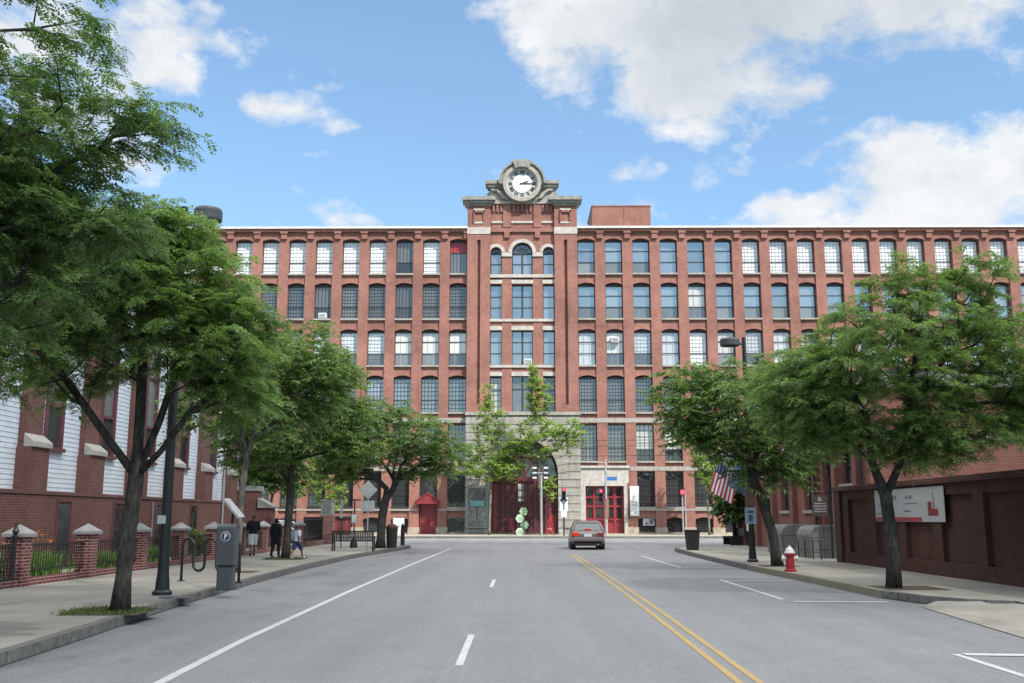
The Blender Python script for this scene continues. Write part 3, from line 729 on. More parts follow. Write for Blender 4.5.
# ================================================================ ground and streets
def sheet(name,pts,z,mat):
    m=MB(); m.add([(x,y,z) for x,y in pts],[tuple(range(len(pts)))]); return struct(m.build(name,mat))
sheet('ground',[(-900,-300),(900,-300),(900,1500),(-900,1500)],-.03,'lawn')
def gridsheet(name,x0,x1,y0,y1,z,mat): return sheet(name,[(x0,y0),(x1,y0),(x1,y1),(x0,y1)],z,mat)
gridsheet('road',-90,100,-40,81,0,'asphalt')
CURB_L=[(-5.25,-12),(-5.5,4),(-5.68,10),(-6.0,14.5),(-6.42,19.5),(-6.7,26),(-6.85,33),(-6.75,41),(-6.35,47),(-5.95,52),(-5.85,54.5),(-6.2,56.3),(-7.2,57.6),(-9.2,58.4),(-13,58.8),(-40,59)]
CURB_R=[(8.9,18.6),(8.25,19.1),(7.75,19.9),(7.45,21.3),(7.33,27),(7.2,32.5),(7.28,42),(7.45,48),(7.6,50.2),(8.1,51.6),(9.2,52.7),(11.5,53.6),(15,54.2),(60,55)]
KW=.16
def offset(poly,d):
    out=[]
    for i,p in enumerate(poly):
        a=Vector(poly[max(i-1,0)]); b=Vector(poly[min(i+1,len(poly)-1)]); t=(b-a).normalized(); n=Vector((-t.y,t.x)); out.append((p[0]+n.x*d,p[1]+n.y*d))
    return out
def curb(name,poly,side,mat,top=.155):
    inner=offset(poly,side*KW); m=MB()
    for i in range(len(poly)-1):
        a,b,c,d=poly[i],poly[i+1],inner[i+1],inner[i]
        m.add([(a[0],a[1],-.02),(b[0],b[1],-.02),(b[0],b[1],top-.0),(a[0],a[1],top),(d[0],d[1],top),(c[0],c[1],top)],[(0,1,2,3),(3,2,5,4)])
    return struct(m.build(name,mat)),inner
_,inL=curb('kerb',CURB_L,1,'kerb_granite')
_,inR=curb('kerb',CURB_R[:4],-1,'kerb_granite'); inRa=_ and inR
_,inR1=curb('kerb',CURB_R[3:6],-1,'kerb_yellow')
_,inR2=curb('kerb',CURB_R[5:],-1,'kerb_granite')
inRall=offset(CURB_R,-KW)
sheet('sidewalk',[(p[0]-.0,p[1]) for p in inL]+[(-40,-12)],.15,'sidewalk_concrete')
sheet('sidewalk',inRall+[(60,18.6)],.15,'sidewalk_concrete')
# dropped driveway apron in the near right
m=MB(); ap=[(6.35,-12),(6.6,8),(6.9,14),(7.2,17),(7.45,19.2)]; back=[(9.4,-12),(9.4,8),(9.4,14),(9.4,17),(9.4,18.58)]
for i in range(4):
    m.add([(ap[i][0],ap[i][1],.012),(back[i][0],back[i][1],.15),(back[i+1][0],back[i+1][1],.15),(ap[i+1][0],ap[i+1][1],.012)],[(0,1,2,3)])
m.add([(7.45,19.2,.012),(9.4,18.58,.15),(8.5,18.95,.14),(7.9,19.6,.08)],[(0,1,2,3)])
struct(m.build('driveway_apron','sidewalk_concrete'))
sheet('sidewalk',[(8.95,18.4),(60,18.4),(60,19.2),(8.95,19.2)],.146,'sidewalk_concrete')
sheet('sidewalk',[(9.4,-12),(60,-12),(60,18.6),(9.4,18.6)],.15,'sidewalk_concrete')
m=MB(); m.box(-90,100,80.0,80.18,-.02,.155); struct(m.build('kerb','kerb_granite'))
gridsheet('far_sidewalk',-90,100,80.18,92,.15,'far_concrete')
# yard behind the churchyard fence
gridsheet('churchyard_lawn',-40,-13.2,-12,50,.156,'lawn')
gridsheet('churchyard_path',-13.2,-11.25,10,50,.161,'sidewalk_concrete')
gridsheet('intersection_concrete',-60,70,70.5,80.0,.004,'far_concrete') if False else None
# painted markings
def stripe(name,pts,w,mat,z=.005):
    m=MB(); L=offset(pts,w/2); Rr=offset(pts,-w/2)
    for i in range(len(pts)-1): m.add([(*Rr[i],z),(*Rr[i+1],z),(*L[i+1],z),(*L[i],z)],[(0,1,2,3)])
    return struct(m.build(name,mat))
stripe('edge_line',[(-3.62,-6),(-3.62,10),(-3.76,14),(-3.84,23),(-3.82,36),(-3.66,53.5)],.12,'road_white')
for y0 in (-.3,11.7,24.4): stripe('lane_dash',[(-.69,y0),(-.69,y0+3.0)],.09,'road_white')
stripe('centre_line',[(2.2,-6),(2.21,10),(2.28,18),(2.3,26),(2.27,36),(2.25,46.5)],.085,'road_yellow')
stripe('centre_line',[(2.41,-6),(2.42,10),(2.49,18),(2.51,26),(2.48,36),(2.46,46.5)],.085,'road_yellow')
for a,b in (((5.33,20.9),(5.33,27.4)),((5.3,33.7),(5.2,44)),((5.3,6.5),(5.3,12.7))): stripe('parking_line',[a,b],.1,'road_white')
for y,x1 in ((20.35,7.2),(27.0,7.1),(33.75,7.0),(12.66,6.6)): stripe('parking_line',[(5.39,y),(x1,y-.12)],.2,'road_white',.009)
stripe('stop_line',[(-9,62.2),(-3,62.4)],.3,'road_white') if False else None
_g=np.random.default_rng(8)
# tree pits
def pit(x,y,w,mat='soil'): gridsheet('tree_pit',x-w,x+w,y-w,y+w,.1555,mat)
pit(-6.55,16.5,.62); pit(-7.8,28.3,.5); pit(-8.5,37,.7); pit(-6.8,50,.6); pit(8.02,31.9,.55); pit(8.32,22.1,.66)
def grass_patch(name,x0,x1,y0,y1,n,h,z=.156,lab=None,mask=None):
    g=RNG; p=np.stack([g.uniform(x0,x1,n),g.uniform(y0,y1,n)],1)
    if mask is not None: p=p[mask(p)]; 
    n=len(p); a=g.uniform(0,2*PI,n); hh=h*g.uniform(.4,1.2,n); w=.006+.006*g.random(n); lx=g.normal(0,.35,n)*hh; ly=g.normal(0,.35,n)*hh
    q=np.zeros((n,4,3)); dx=np.cos(a)*w; dy=np.sin(a)*w
    q[:,0]=np.stack([p[:,0]-dx,p[:,1]-dy,np.full(n,z)],1); q[:,1]=np.stack([p[:,0]+dx,p[:,1]+dy,np.full(n,z)],1)
    q[:,2]=np.stack([p[:,0]+dx*.4+lx,p[:,1]+dy*.4+ly,z+hh],1); q[:,3]=np.stack([p[:,0]-dx*.4+lx,p[:,1]-dy*.4+ly,z+hh],1)
    o=stuff(mesh_np(name,q,'grass_blade')); tag(o,lab,'grass'); return o
grass_patch('grass',-7.3,-5.95,15.85,17.15,1900,.05,lab='short grass round the foot of the nearest left street tree',mask=lambda p:np.random.default_rng(3).random(len(p))<np.clip(1.35-np.hypot((p[:,0]+6.6)/.7,(p[:,1]-16.5)/.65)**2*.8,0,1))
grass_patch('grass',-9.2,-7.8,36.3,37.7,900,.05,lab='thin grass round the left street tree by the walking people')
grass_patch('grass',-30,-13.25,10,50,9000,.11,z=.157,lab='lawn grass in the churchyard beside the brick wall')
grass_patch('weeds',-4.5,3.5,88.6,89.15,900,.16,z=.151,lab='low weeds along the foot of the mill gateway')
# ================================================================ the church on the left
CX=-14.3
church=thing('church_building','brick and white clapboard church with stone capped buttresses behind the churchyard fence','building',(CX,36,.15))
by=[28.95+4.0*k for k in range(-4,6)]; y_end=51.0
w=MB(); w.box(CX-.4,CX+.44,10,y_end,.1,2.3); w.box(CX-.06,CX+.48,10,y_end,2.3,2.4)
w.box(CX-9,CX-.4,y_end-.4,y_end,.1,11)
sdn=MB(); 
# siding as overlapping boards between buttresses, split round the windows
wy=[y+1.6 for y in by]
H0,Ht=2.4,11.0
def boards(y0,y1,z0,z1):
    z=z0
    while z<z1-.01:
        zz=min(z+.145,z1); sdn.prism_y([(CX-.07,z),(CX+.0,z),(CX-.014,zz),(CX-.07,zz)],y0,y1); z=zz
cur=10.0
for y in wy:
    a,b=y-.62,y+.62
    boards(cur,a,H0,Ht); boards(a,b,H0,3.72); boards(a,b,9.6,Ht); cur=b
boards(cur,y_end,H0,Ht)
sdn.build('clapboard_siding','clapboard',church)
bkk=MB(); bkk.box(CX-.4,CX-.08,10,y_end,2.41,Ht); bkk.build('inner_wall','dark_interior',church)
w.build('wall','church_brick',church)
for y in by:
    b=MB(); b.box(CX-.02,CX+.42,y-.58,y+.58,2.4,3.62); b.box(CX-.02,CX+.2,y-.52,y+.52,3.62,Ht-.2); b.build('buttress','church_brick',church)
    c=MB(); c.prism_y([(CX+.2,3.62),(CX+.5,3.62),(CX+.5,3.78),(CX+.201,4.02)],y-.6,y+.6); c.build('buttress_cap','buttress_stone',church,bevel=.02)
ww=None
for y in wy:
    f=MB(); 
    for a,b in ((y-.62,y-.46),(y+.46,y+.62)): f.box(CX-.06,CX+.05,a,b,3.72,9.6)
    f.box(CX-.06,CX+.12,y-.68,y+.68,3.62,3.74); f.box(CX-.06,CX+.05,y-.46,y+.46,9.42,9.6); f.box(CX-.06,CX+.02,y-.46,y+.46,5.0,5.1); f.box(CX-.06,CX+.0,y-.46,y+.46,6.9,6.98)
    o=f.build('window','mauve_trim',church); g=MB(); g.box(CX-.07,CX-.05,y-.46,y+.46,5.1,9.42); g.build('pane','frosted_lower',o); g=MB(); g.box(CX-.07,CX-.05,y-.46,y+.46,3.74,5.0); g.build('lower_pane','dark_glass',o)
for y in (30.7,34.9,38.9,42.9):
    g=MB(); g.prism_x([(y-.42,.3),(y+.42,.3),(y+.42,1.75),(y+.3,1.95),(y,2.08),(y-.3,1.95),(y-.42,1.75)],CX+.4,CX+.452); o=g.build('basement_door','dark_glass',church)
    g=MB(); 
    for a,b in ((y-.5,y-.42),(y+.42,y+.5)): g.box(CX+.42,CX+.48,a,b,.16,2.1)
    g.box(CX+.42,CX+.48,y-.5,y+.5,2.1,2.18)
    g.build('frame','mauve_trim',o)
rf=MB(); rf.prism_y([(CX+.7,Ht),(CX+.7,Ht+.15),(CX-7,Ht+6),(CX-14.7,Ht+.15),(CX-14.7,Ht)],9.5,y_end+.4); rf.build('roof','slate',church)
g=MB(); g.box(CX+.02,CX+.5,10,y_end,Ht-.2,Ht-.001); g.build('eaves','white_paint',church)
g=MB(); g.tube([(CX+.52,46.9,Ht),(CX+.52,46.9,.2)],.05,8); g.build('downpipe','galvanised',church); g=MB(); g.tube([(CX+.5,38.0,2.2),(CX+.5,38.0,.2)],.03,8); g.build('downpipe','steel_grey',church)
# corner pier and low porch at the far end
g=MB(); g.box(CX+.02,CX+.95,51.02,52.2,.1,2.95); g.box(CX+.95,CX+1.7,51.2,52.1,.1,2.1); g.build('corner_pier','church_brick',church)
g=MB(); g.box(CX-.05,CX+1.02,50.95,52.3,2.95,3.2); g.prism_y([(CX+1.03,2.1),(CX+1.8,2.1),(CX+1.8,2.18),(CX+1.03,2.6)],51.1,52.2); g.build('pier_cap','cap_stone',church)
# ---------------------------------------------------------------- churchyard fence
FX=-11.05; py=[22.4+3.55*k for k in range(9)]
fence=thing('churchyard_fence','low brick and iron fence with pointed pale pier caps along the left pavement','fence',(FX,36,.15))
bwm=MB(); bwm.box(FX-.15,FX+.15,20.2,py[-1],.1,.3); bwm.build('base_wall','fence_brick',fence)
for y in py:
    p=MB(); p.box(FX-.2,FX+.2,y-.2,y+.2,.1,1.22); o=p.build('pier','fence_brick',fence)
    c=MB(); c.box(FX-.27,FX+.27,y-.27,y+.27,1.22,1.29); c.add([(FX-.27,y-.27,1.29),(FX+.27,y-.27,1.29),(FX+.27,y+.27,1.29),(FX-.27,y+.27,1.29),(FX,y,1.49)],[(0,1,4),(1,2,4),(2,3,4),(3,0,4)]); c.build('cap','cap_stone',o)
for i in range(len(py)-1):
    a,b=py[i]+.2,py[i+1]-.2; r_=MB()
    r_.box(FX-.02,FX+.02,a,b,1.0,1.035); r_.box(FX-.02,FX+.02,a,b,.46,.49)
    n=int((b-a)/.125)
    for j in range(n+1): y=a+.03+(b-a-.06)*j/n; r_.box(FX-.007,FX+.007,y-.007,y+.007,.3 if j%8==0 else .4,1.06)
    r_.build('railing','black_iron',fence)
gt=thing('iron_gate','black iron gate with a finial post closing the near end of the churchyard fence','gate',(FX+.05,21.8,.15))
g=MB(); g.tube([(FX+.12,21.98,.15),(FX+.12,21.98,1.2)],.04,8); g.lathe((FX+.12,21.98,1.2),[(.07,0),(.07,.04),(.03,.06),(.075,.14),(.04,.22),(.004,.36)],10); g.build('gate_post','black_iron',gt)
g=MB()
for z in (.3,.7,1.0): g.box(FX+.1,FX+.13,20.3,21.92,z,z+.05)
for j in range(13): y=20.35+j*.125; g.box(FX+.105,FX+.125,y,y+.022,.25,1.08)
g.build('gate_leaf','black_iron',gt)
# fence end: brick wall with iron panels, electrical box on the end pier
ew=thing('corner_fence','dark iron fence on a brick kerb ending in a brick pier at the street corner','fence',(-10.6,54.5,.15))
g=MB(); g.box(-11.2,-10.9,51.8,57.2,.1,.4); g.box(-11.25,-10.5,56.9,57.6,.1,1.75); g.build('pier','fence_brick',ew)
g=MB(); 
for z in (.6,1.5): g.box(-11.07,-11.03,51.8,56.9,z,z+.05)
for j in range(42): y=51.85+j*.12; g.box(-11.06,-11.04,y,y+.02,.4,1.65)
g.build('railing','black_iron',ew)
eb=MB(); eb.box(-11.2,-10.55,57.0,57.55,1.752,2.55); eb.box(-11.25,-10.5,56.95,57.6,2.55,2.6); o=eb.build('electrical_box','galvanised',None); tag(o,'grey metal electrical box standing on the brick end pier of the fence','electrical box')
d=MB(); d.box(-11.1,-10.65,56.98,57.0,1.85,2.45); d.box(-10.75,-10.72,56.95,56.98,2.1,2.25); d.build('door','steel_grey',o)
# ---------------------------------------------------------------- right side: yard wall, hall
bwall=thing('brick_yard_wall','dark brick boundary wall with recessed panels along the right pavement','wall',(10.9,22,.15))
WX=10.9
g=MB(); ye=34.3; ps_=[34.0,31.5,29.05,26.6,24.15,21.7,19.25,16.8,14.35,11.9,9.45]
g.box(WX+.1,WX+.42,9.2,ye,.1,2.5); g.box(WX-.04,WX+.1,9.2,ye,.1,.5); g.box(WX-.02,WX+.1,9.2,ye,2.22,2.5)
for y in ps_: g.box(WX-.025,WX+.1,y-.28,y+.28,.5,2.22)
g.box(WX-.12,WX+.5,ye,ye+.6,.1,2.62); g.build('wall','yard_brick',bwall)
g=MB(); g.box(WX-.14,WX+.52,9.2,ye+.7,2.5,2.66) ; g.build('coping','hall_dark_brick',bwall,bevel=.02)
hall=thing('brick_hall','two storey red brick hall with stone lintels and a raised doorway on the right','building',(12.5,46,.15))
HX=12.5; HZ=6.7
hy=[(36.6,'p'),(37.6,'w',39.4,2.9,4.3),(40.0,'d',41.8,1.3,4.2),(43.0,'w',44.6,1.95,4.2),(47.0,'w',48.6,1.95,4.2),(50.5,'w',52.1,1.95,4.2),(54.0,'w',55.6,1.95,4.2)]
g=MB(); st=MB(); dk=MB(); prev=36.5
g.box(HX,40,36.1,36.5,.1,HZ)                           # wall facing down the street
ops=[(o[0],o[2],o[3],o[4],o[1]) for o in hy if len(o)>2]
for a,b,z0,z1,t in ops:
    g.box(HX,HX+.5,prev,a,.1,HZ); g.box(HX,HX+.5,a,b,.1,z0); g.box(HX,HX+.5,a,b,z1+.3,HZ); st.box(HX-.05,HX+.5,a-.15,b+.15,z1,z1+.3); st.box(HX-.08,HX+.3,a-.1,b+.1,z0-.15,z0-.001) if t=='w' else None; prev=b
g.box(HX,HX+.5,prev,58,.1,HZ)
for y in (37.2,39.72,42.4,46,49.6,53,57.6): g.box(HX-.22,HX-.001,y-.22,y+.22,.1,HZ-.6)
g.box(HX+.5,40,57.6,58,.1,HZ); g.box(39.6,40,36.5,57.6,.1,HZ)
hw_=g.build('wall','hall_brick',hall)
# upper storey windows on the wall facing the street end
st.box(HX-.15,40.15,36.0,36.098,4.38,4.55); st.box(HX-.28,40.2,35.8,36.098,6.25,6.72); st.box(HX-.28,HX-.001,36.098,58.2,6.25,6.72)
st.build('stone_trim','limestone',hall)
for a,b,z0,z1,t in ops:
    f=MB(); f.box(HX+.2,HX+.3,a,a+.09,z0,z1); f.box(HX+.2,HX+.3,b-.09,b,z0,z1); f.box(HX+.2,HX+.3,a+.09,b-.09,z1-.1,z1); f.box(HX+.2,HX+.3,a+.09,b-.09,(z0+z1)/2-.04,(z0+z1)/2+.04)
    if t=='w': o=f.build('window','dark_frame',hall); q=MB(); q.box(HX+.31,HX+.33,a,b,z0,z1); q.build('pane','grey_glass',o)
    else:
        f.box(HX+.22,HX+.28,(a+b)/2-.06,(a+b)/2+.06,z0,z1); f.box(HX+.23,HX+.28,a,b,z0,z0+.9); o=f.build('door','dark_frame',hall); q=MB(); q.box(HX+.31,HX+.33,a,b,z0,z1); q.build('pane','dark_glass',o)
q=MB(); q.box(HX+.55,HX+.7,36.6,57.5,.2,HZ-.2); q.build('inner_wall','dark_interior',hall)
for x in (19.0,22.5):
    f=MB(); f.box(x-.62,x+.62,35.98,36.098,1.6,3.7); o=f.build('window','white_paint',hall); q=MB(); q.box(x-.5,x+.5,35.96,35.979,1.75,3.0); q.build('pane','frosted_lower',o)
f=MB(); f.box(18.3,19.75,35.85,36.097,3.7,3.95); f.build('window_head','white_paint',hall)
f=MB(); f.box(HX-.3,40.3,35.9,58.3,HZ+.021,HZ+.2); f.build('roof','roof_tar',hall)
for x_,y_,z_ in ((HX-.12,36.72,HZ-.5),(HX-.3,42.0,5.4)): f=MB(); f.tube([(x_,y_,z_),(x_,y_,.2)],.055,8); f.build('downpipe','dark_frame',hall)
# granite stair between two cheek walls
stp=thing('granite_steps','granite entrance steps between rounded cheek walls in front of the brick hall','steps',(11.4,41,.15))
def cheek(y0,y1):
    m=MB(); prof=[(10.75,.1),(12.45,.1),(12.45,1.35),(11.15,1.35),(10.95,1.3),(10.82,1.18),(10.75,1.0)]
    m.prism_y([(x,z) for x,z in prof],y0,y1); m.build('cheek_wall','granite',stp,bevel=.05)
cheek(37.8,39.75); cheek(42.0,44.4)
m=MB()
for i in range(6): m.box(11.0+i*.24,12.45,39.78,41.97,.1 if i==0 else .15+i*.19-.188,.15+(i+1)*.19)
m.build('stair','granite',stp)
rl=thing('iron_railing','low black iron railing in front of the granite cheek wall','railing',(10.55,37,.15))
m=MB()
for y in (36.1,37.1,38.1,39.0): m.tube([(10.62,y,.15),(10.62,y,.82)],.022,6)
for z in (.4,.8): m.tube([(10.62,36.1,z),(10.62,39.0,z)],.018,6)
m.build('rails','black_iron',rl)
# ================================================================ trees
def unit(a): return a/np.maximum(np.linalg.norm(a,axis=-1,keepdims=True),1e-9)
def skeleton(trunk,lobes,g,flat=.5,step=.55,up=.25,limbs=()):
    """trunk: list of points base->fork; lobes: (c, r, n). returns nodes, parent, tips"""
    nodes=[]; par=[]
    tp=[np.array(p,float) for p in trunk]
    for i,p in enumerate(tp):
        if i: 
            q=tp[i-1]; k=max(1,int(np.linalg.norm(p-q)/.45))
            for j in range(1,k+1): nodes.append(q+(p-q)*j/k); par.append(len(nodes)-2)
        else: nodes.append(p); par.append(-1)
    fork=len(nodes)-1; f0i=fork
    for lb in limbs:                                   # main limbs leaving the fork
        last=fork; q=nodes[fork]
        for p in lb:
            p=np.array(p,float); k=max(1,int(np.linalg.norm(p-q)/.45)); a0=q
            for j in range(1,k+1): q=a0+(p-a0)*j/k; nodes.append(q); par.append(last); last=len(nodes)-1
    pts=[]
    for c,r,n in lobes:
        d=unit(g.normal(size=(n*3,3))); rad=g.random(n*3)**(1/2.2)
        q=np.array(c)+d*rad[:,None]*np.array(r); keep=[]
        md=(r[0]*r[1]*r[2]*4.19/max(n,1))**(1/3)*.62
        for x in q:
            if len(keep)>=n: break
            if all(np.linalg.norm(x-y)>md for y in keep): keep.append(x)
        pts+=keep
    pts=np.array(pts); f0=nodes[fork]
    order=np.argsort(np.linalg.norm(pts-f0,axis=1)); depth=np.zeros(6000)
    P=np.zeros((8000,3)); P[:len(nodes)]=nodes; n=len(nodes); ok=np.zeros(8000,bool); ok[fork if not limbs else fork+1:n]=True
    tips=[]; tdir=[]
    for i in order:
        x=pts[i]; dd=x-P[:n]; dist=np.linalg.norm(dd,axis=1)
        cost=dist+.32*depth[:n]+np.where(dd[:,2]<-.15*dist,.6*dist,0)+np.where(ok[:n],0,1e6)
        # branches should leave outward, not turn back
        pj=np.array([par[k] if par[k]>=0 else k for k in range(n)]); pd=unit(P[:n]-P[pj]); cs=(pd*unit(dd)).sum(1); cost+=np.where(cs<.25,dist*.5,0)
        j=int(np.argmin(cost)); a=P[j].copy(); L=dist[j]; k=max(1,int(L/step)); last=j
        pdj=pd[j] if np.linalg.norm(pd[j])>0 else np.array([0,0,1.])
        ctl=a+pdj*L*.35+np.array([0,0,up*L*.3])
        for s in range(1,k+1):
            t=s/k; q=(1-t)**2*a+2*t*(1-t)*ctl+t*t*x
            if s<k: q=q+g.normal(0,.05*min(L,1.2),3)
            P[n]=q; par.append(last); depth[n]=depth[last]+np.linalg.norm(q-P[last]); ok[n]=True; last=n; n+=1
        tips.append(last); tdir.append(unit(P[last]-P[par[last]]))
    return P[:n].copy(),par,fork,np.array(tips),np.array(tdir)
def wood(P,par,fork,r0,tip=.011,gamma=None,flare=1.35):
    n=len(P); ch=[[] for _ in range(n)]
    for i,p in enumerate(par):
        if p>=0: ch[p].append(i)
    cnt=np.zeros(n)
    for i in range(n-1,-1,-1): cnt[i]=max(1,sum(cnt[c] for c in ch[i]))
    gm=math.log(r0/tip)/math.log(cnt[0]); rad=tip*cnt**gm
    mb=MB(); mb2=MB(); stack=[(0,None)]
    while stack:
        s,pv=stack.pop(); path=[];rr=[]
        if pv is not None: path.append(P[pv]); rr.append(min(rad[s]*1.1,rad[pv]))
        c=s
        while True:
            path.append(P[c]); rr.append(rad[c])
            if not ch[c]: rr[-1]*=.5; break
            k=max(ch[c],key=lambda q:cnt[q])
            for o in ch[c]:
                if o!=k: stack.append((o,c))
            c=k
        if len(path)<2: continue
        if pv is None:
            for i in range(len(path)):
                hgt=path[i][2]-path[0][2]
                if hgt<.6: rr[i]*=1+(flare-1)*(1-hgt/.6)**2
        big=rr[0]
        mb.tube(path,rr,10 if big>.07 else (6 if big>.025 else 4),caps=True)
    return mb
def leaves(cent,dirs,trunk_xy,g,ntw=4,nl=10,ln=.17,wd=.06,leaflets=0,tw=.7,droop=.35,spread=1.0,upright=0.0):
    n=len(cent); out=unit(np.stack([cent[:,0]-trunk_xy[0],cent[:,1]-trunk_xy[1],np.zeros(n)],1))
    quads=[]; tws=[]
    c=np.repeat(cent,ntw,0); o=np.repeat(out,ntw,0); dd=np.repeat(dirs,ntw,0); m=len(c)
    a=g.uniform(-PI,PI,m); rnd=np.stack([np.cos(a),np.sin(a),g.normal(0,.22,m)],1)
    td=unit(rnd*spread+o*.55+dd*.35+np.array([0,0,upright])); tl=tw*g.uniform(.55,1.25,m)
    c=c-td*tl[:,None]*.25+g.normal(0,.1,(m,3))
    # points along each drooping twig
    t=(np.arange(nl)+.5)/nl
    tt=np.tile(t,(m,1))+g.uniform(-.04,.04,(m,nl))
    p=c[:,None,:]+td[:,None,:]*(tl[:,None]*tt)[:,:,None]; p[:,:,2]-=(droop*tl[:,None]*tt**2)
    tan=unit(td[:,None,:]+np.array([0,0,-1.])*(2*droop*tt)[:,:,None])
    side=unit(np.cross(tan,np.array([0,0,1.]))); sg=np.where((np.arange(nl)%2)==0,1.,-1.)[None,:,None]
    ang=g.uniform(.5,1.15,(m,nl,1)); ld=unit(tan*np.cos(ang)+side*sg*np.sin(ang)+np.array([0,0,1.])*g.normal(-.12,.25,(m,nl,1)))
    L=ln*g.uniform(.6,1.25,(m,nl,1)); p=p.reshape(-1,3); ld=ld.reshape(-1,3); L=L.reshape(-1,1)
    w=unit(np.cross(ld,np.array([0,0,1.])+g.normal(0,.35,ld.shape)))
    nn=len(p)
    if leaflets==0:
        W=wd*g.uniform(.7,1.2,(nn,1)); q=np.zeros((nn,4,3)); sagv=np.array([0,0,-1.])*L*.22
        q[:,0]=p; q[:,1]=p+ld*L*.45+w*W; q[:,2]=p+ld*L+sagv; q[:,3]=p+ld*L*.45-w*W
        quads.append(q)
    else:
        for k in range(leaflets):
            s=(k+.7)/leaflets; base=p+ld*L*s+np.array([0,0,-1.])*L*.25*s*s; sz=L*wd*(1.15-.5*abs(2*s-1))*g.uniform(.8,1.2,(nn,1))
            for sd in (1,-1):
                d=unit(w*sd+ld*.35+g.normal(0,.18,ld.shape)); v=np.cross(d,unit(np.cross(ld,w)))*sz*.24
                q=np.zeros((nn,4,3)); q[:,0]=base; q[:,1]=base+d*sz*.5+v; q[:,2]=base+d*sz; q[:,3]=base+d*sz*.5-v; quads.append(q)
    twp=np.stack([c,c+td*tl[:,None]*.5-np.array([0,0,1.])*(droop*tl*.25)[:,None],c+td*tl[:,None]-np.array([0,0,1.])*(droop*tl)[:,None]],1)
    return np.concatenate(quads),twp
def twigs_mb(twp,mb,r=.006,every=1):
    q=[]
    for a,b,c in twp[::every]: mb.tube([a,b,c],[r,r*.8,r*.4],3,caps=False)
def make_tree(name,label,trunk,lobes,seed,r0,leaf='locust_leaf',bark='bark',lk=None,group=None,cat='tree',up=.25,step=.55,twr=.006,limbs=()):
    g=np.random.default_rng(seed); t=thing(name,label,cat,tuple(trunk[0]),0,group)
    P,par,fork,tips,tdir=skeleton(trunk,lobes,g,up=up,step=step,limbs=limbs)
    lk=dict(lk or {}); q,twp=leaves(P[tips],tdir,trunk[-1],g,**lk)
    mb=wood(P,par,fork,r0)
    if twr: twigs_mb(twp,mb,twr)
    mb.build('trunk',bark,t,smooth=True)
    mesh_np('crown',q,leaf,t); return t
near=dict(ntw=5,nl=13,ln=.18,wd=.36,leaflets=6,tw=.62,droop=.3)
mid=dict(ntw=6,nl=14,ln=.16,wd=.036,leaflets=0,tw=.68,droop=.22)
GL='honey locust trees along the left pavement'; GR='honey locust trees along the right pavement'
# overhanging tree whose trunk stands left of the picture
make_tree('street_tree','feathery dark green tree reaching in over the top left corner, its trunk outside the photo',
 [(-7.6,9.4,.15),(-7.5,9.5,1.6),(-7.2,9.7,3.1)],
 [((-6.5,9.9,6.6),(1.95,2.4,1.7),125),((-5.3,10.2,5.2),(.85,1.4,.75),44),((-4.55,10.4,4.75),(.4,.7,.3),9),((-5.5,10.2,4.75),(.8,1.4,.5),30),((-4.25,10.4,5.9),(.4,.4,.2),8),((-6.0,10.2,4.1),(1.2,1.5,.7),36),((-9.2,9.2,5.8),(2.0,2.2,1.6),40)],21,.17,leaf='dark_leaf',lk=dict(near,ln=.14,wd=.36,tw=.5,ntw=6),group=GL,twr=.004)
make_tree('street_tree','large honey locust with a forked leaning trunk, nearest street tree on the left',
 [(-6.42,16.5,.15),(-6.38,16.5,1.2),(-6.33,16.5,1.9),(-6.3,16.5,2.3)],
 [((-6.6,16.5,5.5),(2.0,2.4,1.15),140),((-5.2,16.7,4.75),(1.1,1.7,1.0),64),((-7.7,16.3,4.5),(1.4,1.7,1.0),60),((-4.9,16.9,3.85),(.75,1.0,.4),24),((-6.7,16.6,6.35),(1.1,1.4,.45),26),((-5.95,16.6,6.5),(.75,1.2,.35),22),((-7.6,16.5,6.5),(.9,1.2,.5),20),((-8.9,16.2,5.9),(1.2,1.5,1.2),40)],4,.125,lk=near,group=GL,twr=.004,
 limbs=[[(-6.75,16.4,2.9),(-7.5,16.3,3.9)],[(-6.3,16.5,3.3),(-6.35,16.6,4.4)],[(-6.05,16.7,3.2),(-5.85,16.9,4.2)],[(-5.85,16.3,2.7),(-5.4,16.2,3.3),(-4.9,16.2,3.7)]])
make_tree('street_tree','slim pale trunked street tree rising behind the parking pay station',
 [(-7.85,28.3,.15),(-7.8,28.3,2.4),(-7.7,28.3,3.4)],
 [((-7.5,28.4,5.7),(2.0,2.2,1.3),90),((-6.3,28.5,6.0),(1.5,1.6,1.3),55),((-8.8,28.0,4.5),(1.1,1.3,.7),25),((-5.4,28.6,5.6),(.9,1.0,.7),18),((-6.4,28.4,4.6),(1.3,1.2,.6),26)],5,.09,bark='pale_bark',lk=mid,group=GL)
make_tree('street_tree','full green street tree with a straight trunk beside the walking child',
 [(-8.5,37,.15),(-8.45,37,1.6),(-8.4,37,2.6)],
 [((-8.4,37,5.2),(2.7,2.9,1.5),120),((-6.9,37.2,5.6),(1.6,1.8,1.3),50),((-10.2,37,4.6),(1.5,1.7,.9),36),((-7.6,37.1,7.0),(1.7,1.8,1.1),46),((-6.4,37,4.2),(1.2,1.2,.6),30),((-9.6,37,3.6),(1.4,1.4,.5),30)],6,.14,lk=mid,group=GL)
